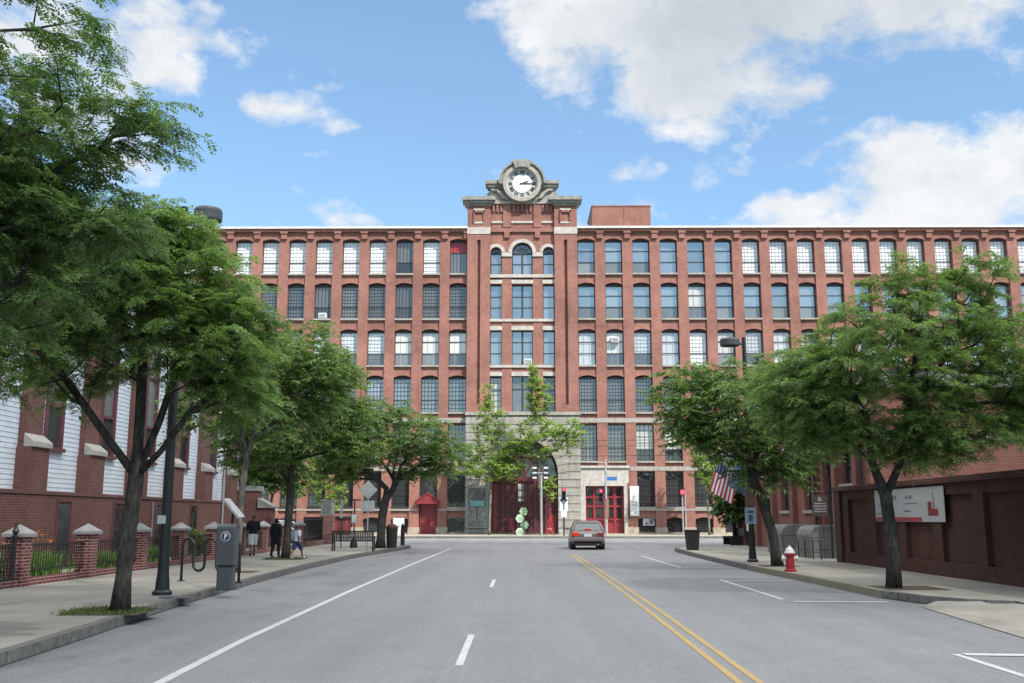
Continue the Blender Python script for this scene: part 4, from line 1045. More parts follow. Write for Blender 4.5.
make_tree('street_tree','broad flat topped street tree by the bench at the far left corner',
 [(-6.85,50,.15),(-6.8,50,1.6),(-6.65,50,2.5)],
 [((-6.6,50,5.7),(3.4,3.3,1.25),150),((-4.4,50.2,4.9),(1.9,1.8,.85),60),((-9.0,50,5.0),(2.0,2,1.0),60),((-7.0,50,6.8),(2.0,2,.8),46),((-4.9,50,3.9),(1.5,1.4,.45),26),((-8.6,50,3.9),(1.5,1.5,.5),30),((-8.3,50,4.5),(2.3,1.8,.7),44)],7,.21,lk=mid,group=GL)
make_tree('street_tree','leaning honey locust beside the red hydrant on the right',
 [(7.98,31.8,.15),(7.86,31.8,1.2),(7.55,31.8,2.3),(7.3,31.8,2.9)],
 [((7.2,32,5.2),(2.5,2.5,1.5),115),((5.5,32,5.5),(1.35,1.6,1.0),44),((5.6,32,4.3),(.9,1.3,.6),22),((8.7,32,4.3),(1.6,1.8,1.1),56),((8.6,32,6.0),(1.5,1.7,.8),38),((8.0,31.8,3.1),(1.4,1.2,.6),32),((6.8,32,3.9),(1.2,1.3,.6),26),((9.7,32.2,5.0),(1.3,1.4,1.2),36)],8,.15,bark='bark',lk=mid,group=GR)
make_tree('street_tree','large dense honey locust in front of the white banner on the wall',
 [(8.0,22.05,.15),(8.04,22.05,1.0),(7.98,22.05,1.7),(7.95,22.05,2.1)],
 [((8.3,22.1,5.2),(2.3,2.5,1.25),140),((6.5,22.2,4.7),(1.1,1.6,.85),46),((10.3,22,5.2),(1.6,1.9,1.2),70),((9.2,22,3.6),(1.5,1.6,.6),44),((8.6,22,6.75),(.7,.9,.6),16),((9.9,22,6.9),(.9,1.1,.65),20),((7.1,22.2,3.5),(.9,1.2,.5),24),((11.5,22,4.4),(1.1,1.5,.7),34),((8.5,22,3.25),(1.1,1.1,.45),28),((10.8,22,3.8),(1.0,1.2,.4),20),((6.2,22.2,4.1),(.8,1.4,.6),26)],9,.13,lk=dict(near,leaflets=5,wd=.38),group=GR,twr=.004,
 limbs=[[(7.72,22.1,2.8),(7.7,22.2,3.8),(7.4,22.3,4.5)],[(8.2,22.0,2.6),(8.45,22,3.3),(8.6,22,4.3)],[(8.3,21.9,2.9),(9.2,21.8,3.9)]])
gk=dict(ntw=7,nl=9,ln=.18,wd=.07,leaflets=0,tw=.6,droop=.03,spread=.8,upright=.4)
GG='slender young trees at the foot of the mill'
make_tree('ginkgo_tree','pale green young tree with a thin spike, left of the arched gate of the mill',
 [(-2.6,85.6,.15),(-2.5,85.6,3),(-2.4,85.6,5.2)],
 [((-2.7,85.6,6.6),(2.1,1.5,2.0),84),((-2.6,85.6,9.6),(1.4,1.0,1.9),44),((-2.7,85.6,11.8),(.35,.35,1.6),12),((-1.4,85.6,5.6),(1.8,1.2,.9),36),((-4.2,85.6,5.6),(1.1,1.0,1.0),18)],31,.1,'ginkgo_leaf','pale_bark',gk,GG,up=.8)
make_tree('ginkgo_tree','taller young tree with a dense leafy spike, right of the arched gate of the mill',
 [(1.8,85.6,.15),(1.75,85.6,3),(1.6,85.6,5.6)],
 [((1.4,85.6,8.2),(2.2,1.5,1.8),84),((1.6,85.6,11.6),(.95,.8,2.0),50),((1.3,85.6,13.8),(.32,.3,1.1),12),((4.0,85.6,8.5),(1.5,1.0,1.5),44),((2.3,85.6,4.0),(.7,.6,1.0),14),((-.2,85.6,7.2),(1.2,1.1,1.0),22)],32,.11,'ginkgo_leaf','pale_bark',gk,GG,up=.8)
make_tree('ginkgo_tree','narrow light green tree beside the far red signal on the right of the mill',
 [(15.9,85.6,.15),(15.9,85.6,2.0),(15.8,85.6,3.2)],
 [((15.7,85.6,6.6),(1.3,1.2,2.8),64),((14.6,85.6,8.2),(1.6,1.1,.9),26),((16.4,85.6,4.6),(1.2,1,1.0),24)],33,.09,'ginkgo_leaf','pale_bark',gk,GG,up=.6)
make_tree('small_tree','small dark leafy tree standing against the brick hall under the flags',
 [(11.9,56.6,.15),(11.9,56.6,1.2),(11.85,56.6,1.8)],[((11.9,56.6,3.5),(1.0,1.6,1.2),70),((11.7,56.4,2.3),(.9,1.3,.8),36)],34,.1,'dark_leaf','bark',dict(mid,ln=.22,wd=.09,tw=.6),None)
FT='trees beyond the church at the far left corner'
make_tree('background_tree','dark leafy tree just past the end of the church',
 [(-15.2,57.2,.15),(-15.2,57.2,2),(-15.1,57.2,3)],[((-15,57,5.6),(2.6,2.4,2.4),110),((-13.6,57,4.2),(1.4,1.5,1.2),36)],35,.14,'dark_leaf','bark',dict(mid,ln=.24,wd=.09),FT)
make_tree('background_tree','light green tree across the street left of the red booth',
 [(-16.3,84.2,.15),(-16.3,84.2,2),(-16.2,84.2,3)],[((-16.2,84.2,5.2),(1.8,1.6,2.6),80),((-15.6,84.2,3.2),(1.0,1.1,1.2),26)],36,.1,'ginkgo_leaf','bark',gk,FT)
make_tree('background_tree','mid green tree across the street seen above the electrical box',
 [(-20.8,84,.15),(-20.8,84,2.2),(-20.6,84,3.4)],[((-20.6,84,6.2),(2.4,2,2.2),90),((-18.9,84,4.6),(1.2,1.2,1.2),24)],37,.12,'locust_leaf','bark',dict(mid,ln=.24,wd=.09),FT)
# churchyard planting
def lily(name,x,y,h,n,label,flowers,seed,wid=.75):
    g=np.random.default_rng(seed); t=thing(name,label,'plant',(x,y,.15)); qs=[]
    for i in range(n):
        bx,by_=g.normal(0,wid*.35),g.normal(0,wid*.6); a=g.uniform(0,2*PI); L=h*g.uniform(.7,1.25); w=.017*g.uniform(.7,1.3)
        p0=np.array([x+bx,y+by_,.15]); d=np.array([math.cos(a),math.sin(a),0]); s=np.array([-d[1],d[0],0])*w; prev=(p0-s,p0+s)
        for k in range(1,5):
            u=k/4; c=p0+d*L*.75*u**1.6+np.array([0,0,L*(1.25*u-.62*u*u)]); ww=s*(1-u*.9); cur=(c-ww,c+ww); qs.append([prev[0],prev[1],cur[1],cur[0]]); prev=cur
    mesh_np('foliage',np.array(qs),'lily_leaf',t)
    if flowers:
        f=MB()
        for i in range(flowers):
            fx_,fy_=x+g.normal(0,wid*.3),y+g.normal(0,wid*.55); z=.15+h*g.uniform(.95,1.35); 
            for k in range(6):
                a=k*PI/3+g.random(); d=Vector((math.cos(a),math.sin(a),.55)); e=Vector((-math.sin(a),math.cos(a),0))*.025; c=Vector((fx_,fy_,z)); f.add([c,c+d*.06+e,c+d*.12,c+d*.06-e],[(0,1,2,3)])
            f.build('flower','orange_petal',t); f=MB(); f.tube([(fx_*.6+x*.4,fy_*.6+y*.4,.3),(fx_,fy_,z)],.006,4); f.build('stalk','lily_leaf',t); f=MB()
lily('daylily_plant',-12.5,26.0,.85,620,'daylily clump with orange flowers behind the first bay of the iron fence',14,1,.95)
lily('daylily_plant',-12.5,30.6,.7,260,'flowerless daylily clump behind the second bay of the iron fence',0,2,.7)
lily('daylily_plant',-12.5,34.7,.75,220,'daylily clump behind the third bay of the iron fence',0,3,.6)
def bush(x,y,rx,ry,rz,label,seed,leaf='locust_leaf'):
    make_tree('shrub',label,[(x,y,.15),(x,y,.3),(x,y,.42)],[((x,y,.2+rz),(rx,ry,rz),46)],seed,.03,leaf,'bark',dict(ntw=5,nl=9,ln=.09,wd=.03,leaflets=0,tw=.3,droop=.1,spread=1,upright=.2),'shrubs behind the churchyard fence','shrub',step=.25,twr=0)
bush(-12.5,39.6,.6,.8,.5,'round green shrub behind the fourth bay of the iron fence',41)
bush(-12.6,44.6,.6,.9,.45,'low green shrub behind the fifth bay of the iron fence',42)
# ================================================================ street furniture
Z=.15
def lamp(x,y,h,dirx,label,head_r,plates):
    t=thing('street_lamp',label,'street lamp',(x,y,Z))
    p=MB(); p.lathe((x,y,Z),[(.19,0),(.19,.06),(.14,.1),(.125,.3),(.11,.4),(.1,1.0),(.085,h*.6),(.07,h)],14); p.build('pole','black_iron',t,smooth=False)
    a=MB(); a.tube([(x,y,Z+h-.25),(x+dirx*.2,y,Z+h-.2),(x+dirx*.4,y,Z+h-.16)],.04,8); a.build('arm','black_iron',t)
    cxh=x+dirx*.5; hd=MB(); hd.lathe((cxh,y,Z+h-.3),[(head_r*.98,0),(head_r,.02),(head_r,.2),(head_r*.93,.25),(.02,.27)],24); o=hd.build('lamp_head','lamp_grey',t)
    g=MB(); g.lathe((cxh,y,Z+h-.31),[(head_r*.8,0),(head_r*.8,.009)],20); g.build('diffuser','frosted_lower',o); return t
lamp(-7.0,20.05,7.88,1,'black street lamp with a drum head beside the nearest left street tree','x' and .29,None)
lamp(7.88,34.7,7.72,-1,'black street lamp carrying two small signs beside the leaning right tree',.34,None)
s=MB(); s.box(-7.13,-6.97,19.91,19.93,1.52,1.68); tag(s.build('sticker','sign_white',None),'small white sticker on the near left lamp pole','sticker')
def plate(name,x0,x1,y,z0,z1,m,label,cat='sign',t=.012):
    s=MB(); s.box(x0,x1,y,y+t,z0,z1); o=s.build(name,m,None,bevel=.003); return tag(o,label,cat)
plate('parking_sign',7.66,8.0,34.52,2.0,2.55,'copper_plate','upper dull reddish plate on the right street lamp pole')
o=plate('parking_sign',7.64,8.02,34.52,1.42,1.97,'pale_blue_cloth','lower pale blue plate on the right street lamp pole')
s=MB(); s.box(7.72,7.94,34.512,34.519,1.78,1.86); s.box(7.76,7.9,34.512,34.519,1.5,1.72); s.build('blue_mark','flag_slate',o)
# parking pay station
def letter_P(mb,cx,cz,y,h,d=.004):
    w=h*.16; mb.box(cx-h*.28,cx-h*.28+w,y-d,y,cz-h/2,cz+h/2)
    st=len(mb.v); mb.ring_y(0,0,h*.28-w,h*.28,y-d,y,-90,90,12); n=len(mb.v)
    mb.xform(Matrix.Translation((cx-.02*h,0,cz+h*.22)),st)
    for z in (cz+h*.5-w,cz-h*.06): mb.box(cx-h*.28+w,cx-.02*h,y-d,y,z,z+w)
mt=thing('pay_station','dark grey parking pay station with a blue P disc and a tilted solar panel','parking meter',(-6.15,21.4,Z))
s=MB(); x,y=-6.15,21.4; s.box(x-.165,x+.165,y-.13,y+.13,Z,Z+.5); s.box(x-.2,x+.2,y-.17,y+.17,Z+.5,Z+1.28)
s.prism_x([(y-.17,Z+1.28),(y+.17,Z+1.28),(y+.17,Z+1.36),(y-.1,Z+1.36)],x-.2,x+.2); s.build('cabinet','meter_grey',mt,bevel=.02)
s=MB(); s.disc_y(x+.0,Z+1.1,.1,y-.176,y-.171,28); o=s.build('parking_emblem','sign_white',mt); s=MB(); s.disc_y(x,Z+1.1,.088,y-.18,y-.1765,28); s.build('blue_disc','flag_navy',o); s=MB(); letter_P(s,x+.01,Z+1.1,y-.1805,.12); s.build('letter','sign_white',o)
s=MB(); s.box(x-.14,x+.14,y-.176,y-.171,Z+.66,Z+.9); s.build('screen_panel','steel_grey',mt) if False else None
s=MB(); s.tube([(x+.06,y+.05,Z+1.34),(x+.08,y+.05,Z+1.6)],.03,8); s.build('panel_post','black_iron',mt)
s=MB(); s.box(-.26,.26,-.2,.2,-.022,.022); s.xform(Matrix.Translation((x+.08,y+.05,Z+1.68))@Matrix.Rotation(R(48),4,'Y')@Matrix.Rotation(R(3),4,'X')); s.build('solar_panel','galvanised',mt)
# wave bike rack
a=Vector((-8.05,24.3,0)); b=Vector((-6.5,23.65,0)); path=[]; nb=5
def wave(u): return a+(b-a)*u
r_=1/(2*nb)
H_,Lw=.98,.26
path.append(wave(0)+Vector((0,0,Z)))
for i in range(nb):
    u0,u1=i/nb,(i+1)/nb; up_=(i%2==0); zc=(Z+H_-.14) if up_ else (Z+Lw+.14)
    for k in range(0,9):
        t=PI*k/8; path.append(wave((u0+u1)/2-(u1-u0)/2*math.cos(t))+Vector((0,0,zc+(.15 if up_ else -.15)*math.sin(t))))
path.append(wave(1)+Vector((0,0,Z)))
rk=thing('bike_rack','black wave shaped bike rack on the left pavement behind the pay station','bike rack',(-7.3,24,Z))
s=MB(); s.tube(path,.032,10); s.build('tube','black_iron',rk,smooth=True); s=MB(); s.lathe((a.x,a.y,Z),[(.1,0),(.1,.015),(.04,.02)],12); s.build('foot','black_iron',rk); s=MB(); s.lathe((b.x,b.y,Z),[(.1,0),(.1,.015),(.04,.02)],12); s.build('foot','black_iron',rk)
s=MB(); s.lathe((-6.5,19.4,Z+.001),[(.33,0),(.33,.008),(.02,.009)],20); tag(s.build('manhole_cover','lamp_grey',None),'round metal cover set in the left pavement by the lamp','manhole cover')
# bench
bx,by_=-7.45,45.6; bn=thing('park_bench','black slatted metal bench on the left pavement near the corner tree','bench',(bx,by_,Z))
s=MB()
for i in range(5): s.box(bx-.9,bx+.9,by_-.22+i*.1,by_-.15+i*.1,Z+.42,Z+.45)
s.build('seat','black_iron',bn)
s=MB()
for i in range(24): xx=bx-.88+i*.0765; s.box(xx-.029,xx+.029,by_-.3,by_-.275,Z+.46,Z+.86)
s.box(bx-.92,bx+.92,by_-.31,by_-.265,Z+.84,Z+.89); s.box(bx-.92,bx+.92,by_-.31,by_-.265,Z+.44,Z+.475); s.build('backrest','black_iron',bn)
for sx in (-.9,.9):
    s=MB(); s.box(bx+sx-.03,bx+sx+.03,by_-.31,by_-.25,Z,Z+.88); s.box(bx+sx-.03,bx+sx+.03,by_+.2,by_+.26,Z,Z+.66); s.box(bx+sx-.03,bx+sx+.03,by_-.25,by_+.26,Z+.6,Z+.65); s.build('leg','black_iron',bn)
# signs seen from behind at the left corner
def post(x,y,h,r=.03,z=Z): s=MB(); s.tube([(x,y,z),(x,y,z+h)],r,8); return s
sg=thing('warning_sign','grey backs of a diamond road sign and a smaller plate on one post, left corner','road sign',(-6.95,46.3,Z)); x,y=-6.95,46.3
post(x,y,3.1).build('post','galvanised',sg)
s=MB(); q=.43; cz=fz(369.5,490,y); s.prism_y([(x,cz-q),(x+q,cz),(x,cz+q),(x-q,cz)],y-.05,y-.035); s.build('diamond_plate','sign_back',sg,bevel=.004)
s=MB(); cz=fz(369.5,506,y); s.box(x-.31,x+.31,y-.05,y-.035,cz-.24,cz+.24); s.build('lower_plate','sign_back',sg)
sg=thing('parking_sign','dark post with a small white plate behind the bench','road sign',(-8.2,50.2,Z)); x,y=-8.2,50.2
post(x,y,2.35,.035).build('post','black_iron',sg); s=MB(); s.box(x-.12,x+.12,y-.06,y-.045,Z+1.2,Z+1.62); s.build('plate','sign_white',sg); s=MB(); s.lathe((x,y,Z),[(.2,0),(.16,.3),(.05,.5)],10); s.build('base','black_iron',sg); s=MB(); s.box(x-.3,x+.3,y-.03,y+.03,Z+2.3,Z+2.36); s.build('crossbar','black_iron',sg)
sg=thing('street_pole','thin pole with a narrow pale strip left of the bench sign','road sign',(-8.9,50.6,Z)); post(-8.9,50.6,1.6,.025).build('post','black_iron',sg); s=MB(); s.box(-8.98,-8.84,50.55,50.565,Z+1.45,Z+2.35); s.build('plate','sign_white',sg)
# bins and bollard
def bin_(x,y,r,h,m,label,lid=None):
    t=thing('litter_bin',label,'bin',(x,y,Z)); s=MB(); s.lathe((x,y,Z),[(r*.82,0),(r*.86,.04),(r,h*.94),(r*1.05,h*.95),(r*1.05,h),(r*.9,h)],18); s.build('body',m,t)
    if lid: s=MB(); s.lathe((x,y,Z+h),[(r*1.07,-.06),(r*1.07,.0),(r*.8,.1),(r*.3,.16),(.02,.17)],18); s.build('lid',lid,t)
    return t
bin_(-6.35,50.4,.29,1.0,'rubber','dark litter bin with a dark red lid beside the corner tree','dark_red_wood')
t=thing('litter_bin','square black litter bin on the right street corner','bin',(7.95,47.1,Z)); s=MB(); x,y=7.95,47.1
s.add([(x-.24,y-.24,Z),(x+.24,y-.24,Z),(x+.24,y+.24,Z),(x-.24,y+.24,Z),(x-.31,y-.31,Z+.85),(x+.31,y-.31,Z+.85),(x+.31,y+.31,Z+.85),(x-.31,y+.31,Z+.85)],[(0,3,2,1),(4,5,6,7),(0,1,5,4),(1,2,6,5),(2,3,7,6),(3,0,4,7)]); s.build('body','rubber',t)
s=MB(); s.box(x-.34,x+.34,y-.34,y+.34,Z+.85,Z+.92); s.build('rim','rubber',t)
s=MB(); s.lathe((-6.25,54.2,Z),[(.13,0),(.13,.05),(.11,.08),(.105,1.0),(.06,1.12),(.01,1.15)],14); o=s.build('bollard','black_iron',None); tag(o,'dark bollard with red bands at the tip of the left corner','bollard'); 
s=MB()
for z in (.25,.62): s.lathe((-6.25,54.2,Z+z),[(.116,0),(.116,.22)],14)
s.build('red_band','dark_red_wood',o)
# hydrant
hx,hy_=7.53,28.6; h=thing('fire_hydrant','red fire hydrant with a white bonnet at the right kerb','hydrant',(hx,hy_,Z))
s=MB(); s.lathe((hx,hy_,Z),[(.17,0),(.17,.05),(.12,.07),(.115,.42),(.15,.44),(.15,.49),(.12,.5)],18); s.build('barrel','bright_red',h,smooth=False)
s=MB(); s.lathe((hx,hy_,Z+.5),[(.145,0),(.145,.03),(.125,.05),(.105,.11),(.06,.16),(.035,.175),(.035,.215),(.005,.22)],18); s.build('bonnet','white_paint',h)
for ang in (180,0):
    s=MB(); d=Vector((math.cos(R(ang)),math.sin(R(ang)),0)); c=Vector((hx,hy_,Z+.36)); rr=.055 if ang!=-90 else .075
    s.tube([c+d*.1,c+d*.17],rr,10); s.tube([c+d*.17,c+d*.22],rr*1.3,8); s.build('outlet_cap','white_paint',h)
# signs by the hall
sg=thing('hall_sign','brown hanging notice sign with a pale crest in front of the hall doorway','sign',(10.9,38.2,Z)); y=37.4
x0,x1=fx(812,505,y),fx(827.5,505,y); z0,z1=fz(820,516,y),fz(820,495,y)
s=MB(); s.tube([(x1+.1,y,Z),(x1+.1,y,z1+.7)],.04,8); s.tube([(x0-.05,y,z1+.12),(x1+.1,y,z1+.12)],.02,6); s.build('post','black_iron',sg)
s=MB(); s.box(x0,x1,y-.02,y+.02,z0,z1); o=s.build('board','brown_sign',sg)
s=MB(); m_=(x0+x1)/2
for z,w in ((z1-.33,.2),(z1-.43,.24),(z1-.53,.2),(z1-.62,.22)): s.box(m_-w,m_+w,y-.026,y-.021,z,z+.04)
s.prism_y([(m_-.07,z1-.22),(m_+.07,z1-.22),(m_+.05,z1-.1),(m_,z1-.05),(m_-.05,z1-.1)],y-.026,y-.021); s.build('lettering','cap_stone',o)
sg=thing('parking_sign','small pale green and white sign low beside the right street lamp','sign',(9.1,40.5,Z)); x,y=9.15,40.5
s=post(x,y,1.5,.03); s.build('post','black_iron',sg); s=MB(); s.prism_y([(x-.16,Z+.95),(x+.16,Z+.95),(x+.16,Z+1.5),(x,Z+1.75),(x-.16,Z+1.5)],y-.05,y-.035); s.build('plate','pale_sage',sg)
bh=thing('park_bench','black metal bench against the far end of the brick hall','bench',(11.6,55.9,Z)); s=MB(); s.box(11.2,12.0,54.6,56.6,Z+.42,Z+.47); s.box(12.0,12.05,54.6,56.6,Z+.47,Z+.9); s.build('seat','black_iron',bh)
for y in (54.7,56.5): s=MB(); s.box(11.25,11.95,y-.03,y+.03,Z,Z+.42); s.build('leg','black_iron',bh)
# banner on the yard wall
ybn,ybf=25.95,31.0; xb=WX-.07
bnr=thing('wall_banner','white banner with a red foot stripe and a product picture on the dark brick wall','banner',(xb,28.4,1.5))
s=MB(); zb0,zb1=1.52,2.44; s.box(xb,xb+.012,ybn,ybf,zb0,zb1); s.build('sheet','banner_sheet',bnr)
def bq(name,m,rects,d=.004):
    s=MB()
    for ya,yb,za,zb in rects: s.box(xb-d,xb-.001,ya,yb,za,zb)
    s.build(name,m,bnr)
bq('red_stripe','bright_red',[(27.45,ybf-.02,zb0+.01,zb0+.12)])
bq('product_picture','red_paint',[(26.75,27.0,1.68,2.05),(26.35,26.75,1.68,1.86)]); bq('bottle_picture','grey_ink',[(26.55,26.68,1.87,2.02),(26.6,26.66,2.02,2.3)],.005)
bq('blurred_lettering','grey_ink',[(28.05,28.3,2.14,2.24),(28.36,28.55,2.14,2.24),(29.2,29.6,2.14,2.26)]); bq('small_lettering','flag_slate',[(27.7,28.6,2.0,2.025),(28.2,28.7,1.79,1.83),(30.2,30.7,2.0,2.02),(30.4,30.8,1.72,1.75)])
# flags on the hall
def flag(label,y,z0,dx,dz,L,W,kind_,phase,yaw=0,sl=2.6):
    t=thing('flag',label,'flag',(HX,y,z0)); p0=Vector((HX,y,z0)); d=Vector((dx,yaw,dz)).normalized(); p1=p0+d*sl
    s=MB(); s.tube([p0,p1],.022,8); s.build('staff','white_paint',t); s=MB(); s.lathe(tuple(p1),[(.001,-.03),(.04,0),(.001,.05)],8); s.build('finial','road_yellow',t)
    nu,nv=30,26; vs=[]; cols_=[]
    for i in range(nu+1):
        for j in range(nv+1):
            u,v=i/nu,j/nv                # u along the drop from the staff, v along the staff
            base=p1-d*(.05+v*W); drop=L*u; sway=.06*math.sin(3.0*v*PI+phase)*u+.1*u*math.sin(u*4+phase)
            vs.append(base+Vector((-.30*drop+.12*v*drop+sway*.5,sway*1.6,-drop*.93)))
    m=MB(); st={}
    for i in range(nu):
        for j in range(nv):
            u,v=(i+.5)/nu,(j+.5)/nv
            if kind_=='us':
                mat='flag_navy' if (u<.4 and v<.54) else ('flag_red' if int(v*13)%2==0 else 'flag_white')
            elif kind_=='blue': mat='flag_slate'
            else: mat='flag_white' if int(v*13)%2==0 else 'flag_navy'
            f=st.setdefault(mat,[]); f.append((i*(nv+1)+j,(i+1)*(nv+1)+j,(i+1)*(nv+1)+j+1,i*(nv+1)+j+1))
    mats=list(st); 
    for k,mn_ in enumerate(mats):
        m.m=k; m.add([],[])
    m.v=[tuple(p) for p in vs]
    for k,mn_ in enumerate(mats):
        for f in st[mn_]: m.f.append(list(f)); m.mi.append(k)
    o=m.build('cloth',mats if len(mats)>1 else mats[0],t,smooth=True)
    if kind_=='us':
        s=MB()
        for i in range(5):
            for j in range(4):
                u=.05+i*.075; v=.06+j*.13; k=int(u*nu)*(nv+1)+int(v*nv); p=Vector(vs[k]); s.add([p+Vector((0,-.03,.03)),p+Vector((.03,-.03,0)),p+Vector((0,-.03,-.03)),p+Vector((-.03,-.03,0))],[(0,1,2,3)])
        s.build('stars','flag_white',o)
flag('striped flag with a navy star corner hanging low from the brick hall, nearest the crossing',53.2,3.1,-1,.8,1.75,1.25,'us',.6,.1)
flag('plain slate blue flag beside the starred flag on the brick hall',50.6,3.35,-1,.75,1.5,1.3,'blue',2.0,0,2.1)
flag('white and dark striped flag above the hall windows near the doorway',44.2,4.0,-1,.9,.85,.95,'stripe',3.2,0,1.25)
# ---------------------------------------------------------------- far side of the crossing
YS_=82.2
def sighead(mb_parent,x,y,z,lit=None,face=-1,name='signal_head'):
    s=MB(); s.box(x-.17,x+.17,y-.12,y+.12,z,z+1.05); o=s.build(name,'signal_black',mb_parent,bevel=.02)
    for k in range(3):
        s=MB(); cz=z+.18+k*.345; s.disc_y(x,cz,.115,y-.135,y-.121,18); s.build('lens','signal_red' if lit==k else 'dark_interior',o)
        s=MB(); s.ring_y(x,cz,.12,.145,y-.3,y-.12,10,170,10); s.build('visor','signal_black',o)
    return o
sp1=thing('traffic_signal','red traffic signal over a white arrow sign before the pale stone gateway','traffic light',(fx(564,530,YS_),YS_,Z)); x=fx(564,530,YS_)
s=post(x,YS_,3.3,.06); s.build('pole','black_iron',sp1); zt=fz(564,486,YS_); sighead(sp1,x,YS_-.12,zt-1.05-.1,2)
s=MB(); a0=fz(564,511,YS_); a1=fz(564,497.5,YS_); s.box(x-.33,x+.33,YS_-.12,YS_-.1,a0-.02,a1); o=s.build('arrow_sign','sign_white',sp1)
s=MB(); m_=(a0+a1)/2+.02; s.box(x-.05,x+.05,YS_-.126,YS_-.121,a0+.1,m_+.1)
for sx in (-1,1): s.tube([(x,YS_-.124,m_),(x+sx*.22,YS_-.124,m_+.3)],.045,6); s.prism_y([(x+sx*.12,m_+.33),(x+sx*.3,m_+.2),(x+sx*.28,m_+.44)] if sx>0 else [(x+sx*.3,m_+.2),(x+sx*.12,m_+.33),(x+sx*.28,m_+.44)],YS_-.127,YS_-.121)
s.build('arrow','flag_navy',o)
s=MB(); s.box(x-.22,x+.22,YS_-.125,YS_-.105,a0-.5,a0-.04); s.build('lower_plate','sign_white',sp1)
# mast arm signal
xm=fx(606.5,530,YS_); sp2=thing('mast_signal','grey mast arm traffic signal with a red lamp in front of the red glazed entrance','traffic light',(xm,YS_,Z)); zt=fz(605,459,YS_)
s=MB(); s.tube([(xm,YS_,Z),(xm,YS_,zt)],[.12,.08],10); s.build('pole','galvanised',sp2)
za=fz(580,463,YS_); s=MB(); s.tube([(xm,YS_,zt-.3),(xm-.5,YS_,za+.05),(fx(556,462,YS_),YS_,za+.1)],[.055,.05,.04],8); s.build('mast_arm','steel_grey',sp2)
s=MB(); s.tube([(fx(588,463,YS_),YS_,za),(fx(588,463,YS_),YS_,za+1.6)],.02,6); s.build('aerial','galvanised',sp2)
sighead(sp2,xm-.42,YS_-.05,fz(601,490,YS_)-.95,2); s=MB(); s.box(xm-.28,xm-.1,YS_-.04,YS_+.04,fz(601,490,YS_)-.6,fz(601,490,YS_)-.5); s.build('bracket','signal_black',sp2)
s=MB(); s.box(xm-.02,xm+.2,YS_-.16,YS_-.13,1.6,3.1); s.build('notice','copper_plate',sp2)
x0,x1=fx(608.5,478,YS_),fx(617,478,YS_); s=MB(); s.box(xm+.1,x1,YS_-.02,YS_+.0,fz(612,480.5,YS_),fz(612,476.8,YS_)); s.build('street_name_plate','blue_sign',sp2)
# side-on pair of heads
xt=fx(541.5,530,YS_); sp3=thing('traffic_signal','pair of traffic signal heads turned sideways on a pale pole before the arched gate','traffic light',(xt,YS_,Z)); zt=fz(540,464,YS_)
s=MB(); s.tube([(xt,YS_,Z),(xt,YS_,zt-.9)],.09,10); s.build('pole','galvanised',sp3)
for px in (534.5,546):
    xx=fx(px,470,YS_); s=MB(); s.box(xx-.16,xx+.16,YS_-.15,YS_+.15,zt-1.25,zt); o=s.build('signal_head','signal_black',sp3)
    for k in range(3):
        s=MB(); z=zt-1.18+k*.4; s.box(xx-.16,xx+.16,YS_-.17,YS_-.152,z,z+.13); s.build('pale_visor','sign_white',o)
s=MB(); s.box(fx(534.5,470,YS_),fx(546,470,YS_),YS_-.03,YS_+.03,zt-.75,zt-.68); s.build('bracket','galvanised',sp3)
xr=fx(683.5,538,YS_); sp4=thing('pedestrian_signal','slim post with a small red crossing light on the far right corner','traffic light',(xr,YS_,Z)); zt=fz(683,490,YS_)
s=post(xr,YS_,zt-Z,.06); s.build('post','galvanised',sp4); s=MB(); s.box(xr-.2,xr+.2,YS_-.2,YS_-.06,zt-.4,zt+.05); o=s.build('signal_head','signal_black',sp4); s=MB(); s.box(xr-.14,xr+.14,YS_-.21,YS_-.201,zt-.32,zt-.02); s.build('lens','signal_red',o)
s=MB(); s.tube([(xr+.25,YS_,Z),(xr+.25,YS_,zt-.1)],.045,8); s.build('second_post','galvanised',sp4)
# hexagon sculpture
hs=thing('hexagon_sculpture','zigzag stack of four green hexagon panels on a post before the arched gate','sculpture',(fx(522,536,84),84,Z)); y=84
s=post(fx(522,530,y),y+.1,2.3,.04); s.build('post','galvanised',hs)
for px,py_,m_ in ((523.5,511.5,'sage_green'),(520,518.5,'pale_sage'),(524.5,525,'moss_green'),(520,532,'pale_sage')):
    cx_,cz=fx(px,py_,y),fz(px,py_,y); r_=.37; P6=[(cx_+r_*math.cos(k*PI/3),cz+r_*math.sin(k*PI/3)) for k in range(6)]
    s=MB(); s.prism_y(P6,y-.04,y+.04); o=s.build('hexagon_panel',m_,hs,bevel=.01)
    s=MB(); P=[(cx_+.8*r_*math.cos(k*PI/3),cz+.8*r_*math.sin(k*PI/3)) for k in range(6)]
    for k in range(3): s.tube([(P[k][0],y-.045,P[k][1]),(P[k+3][0],y-.045,P[k+3][1])],.018,5)
    if m_=='pale_sage': s.ring_y(cx_,cz,.1,.17,y-.06,y-.041,0,360,16)
    s.build('relief','pale_sage' if m_!='pale_sage' else 'sage_green',o)
# red cycles leaning by the gate read as a red frame
rc=thing('red_sculpture','small bright red metal frame sculpture standing right of the arched gate','sculpture',(fx(550,536,85),85,Z)); xx=fx(550,536,85); s=MB()
for a_,b_ in (((-.35,0),(0,1.7)),((.35,0),(0,1.7)),((-.25,.5),(.25,.5)),((-.35,.0),(.3,1.0)),((.0,1.7),(.1,2.2)),((.35,0),(-.2,.9))): s.tube([(xx+a_[0],85,Z+a_[1]),(xx+b_[0],85+.1,Z+b_[1])],.05,6)
s.build('frame','bright_red',rc)
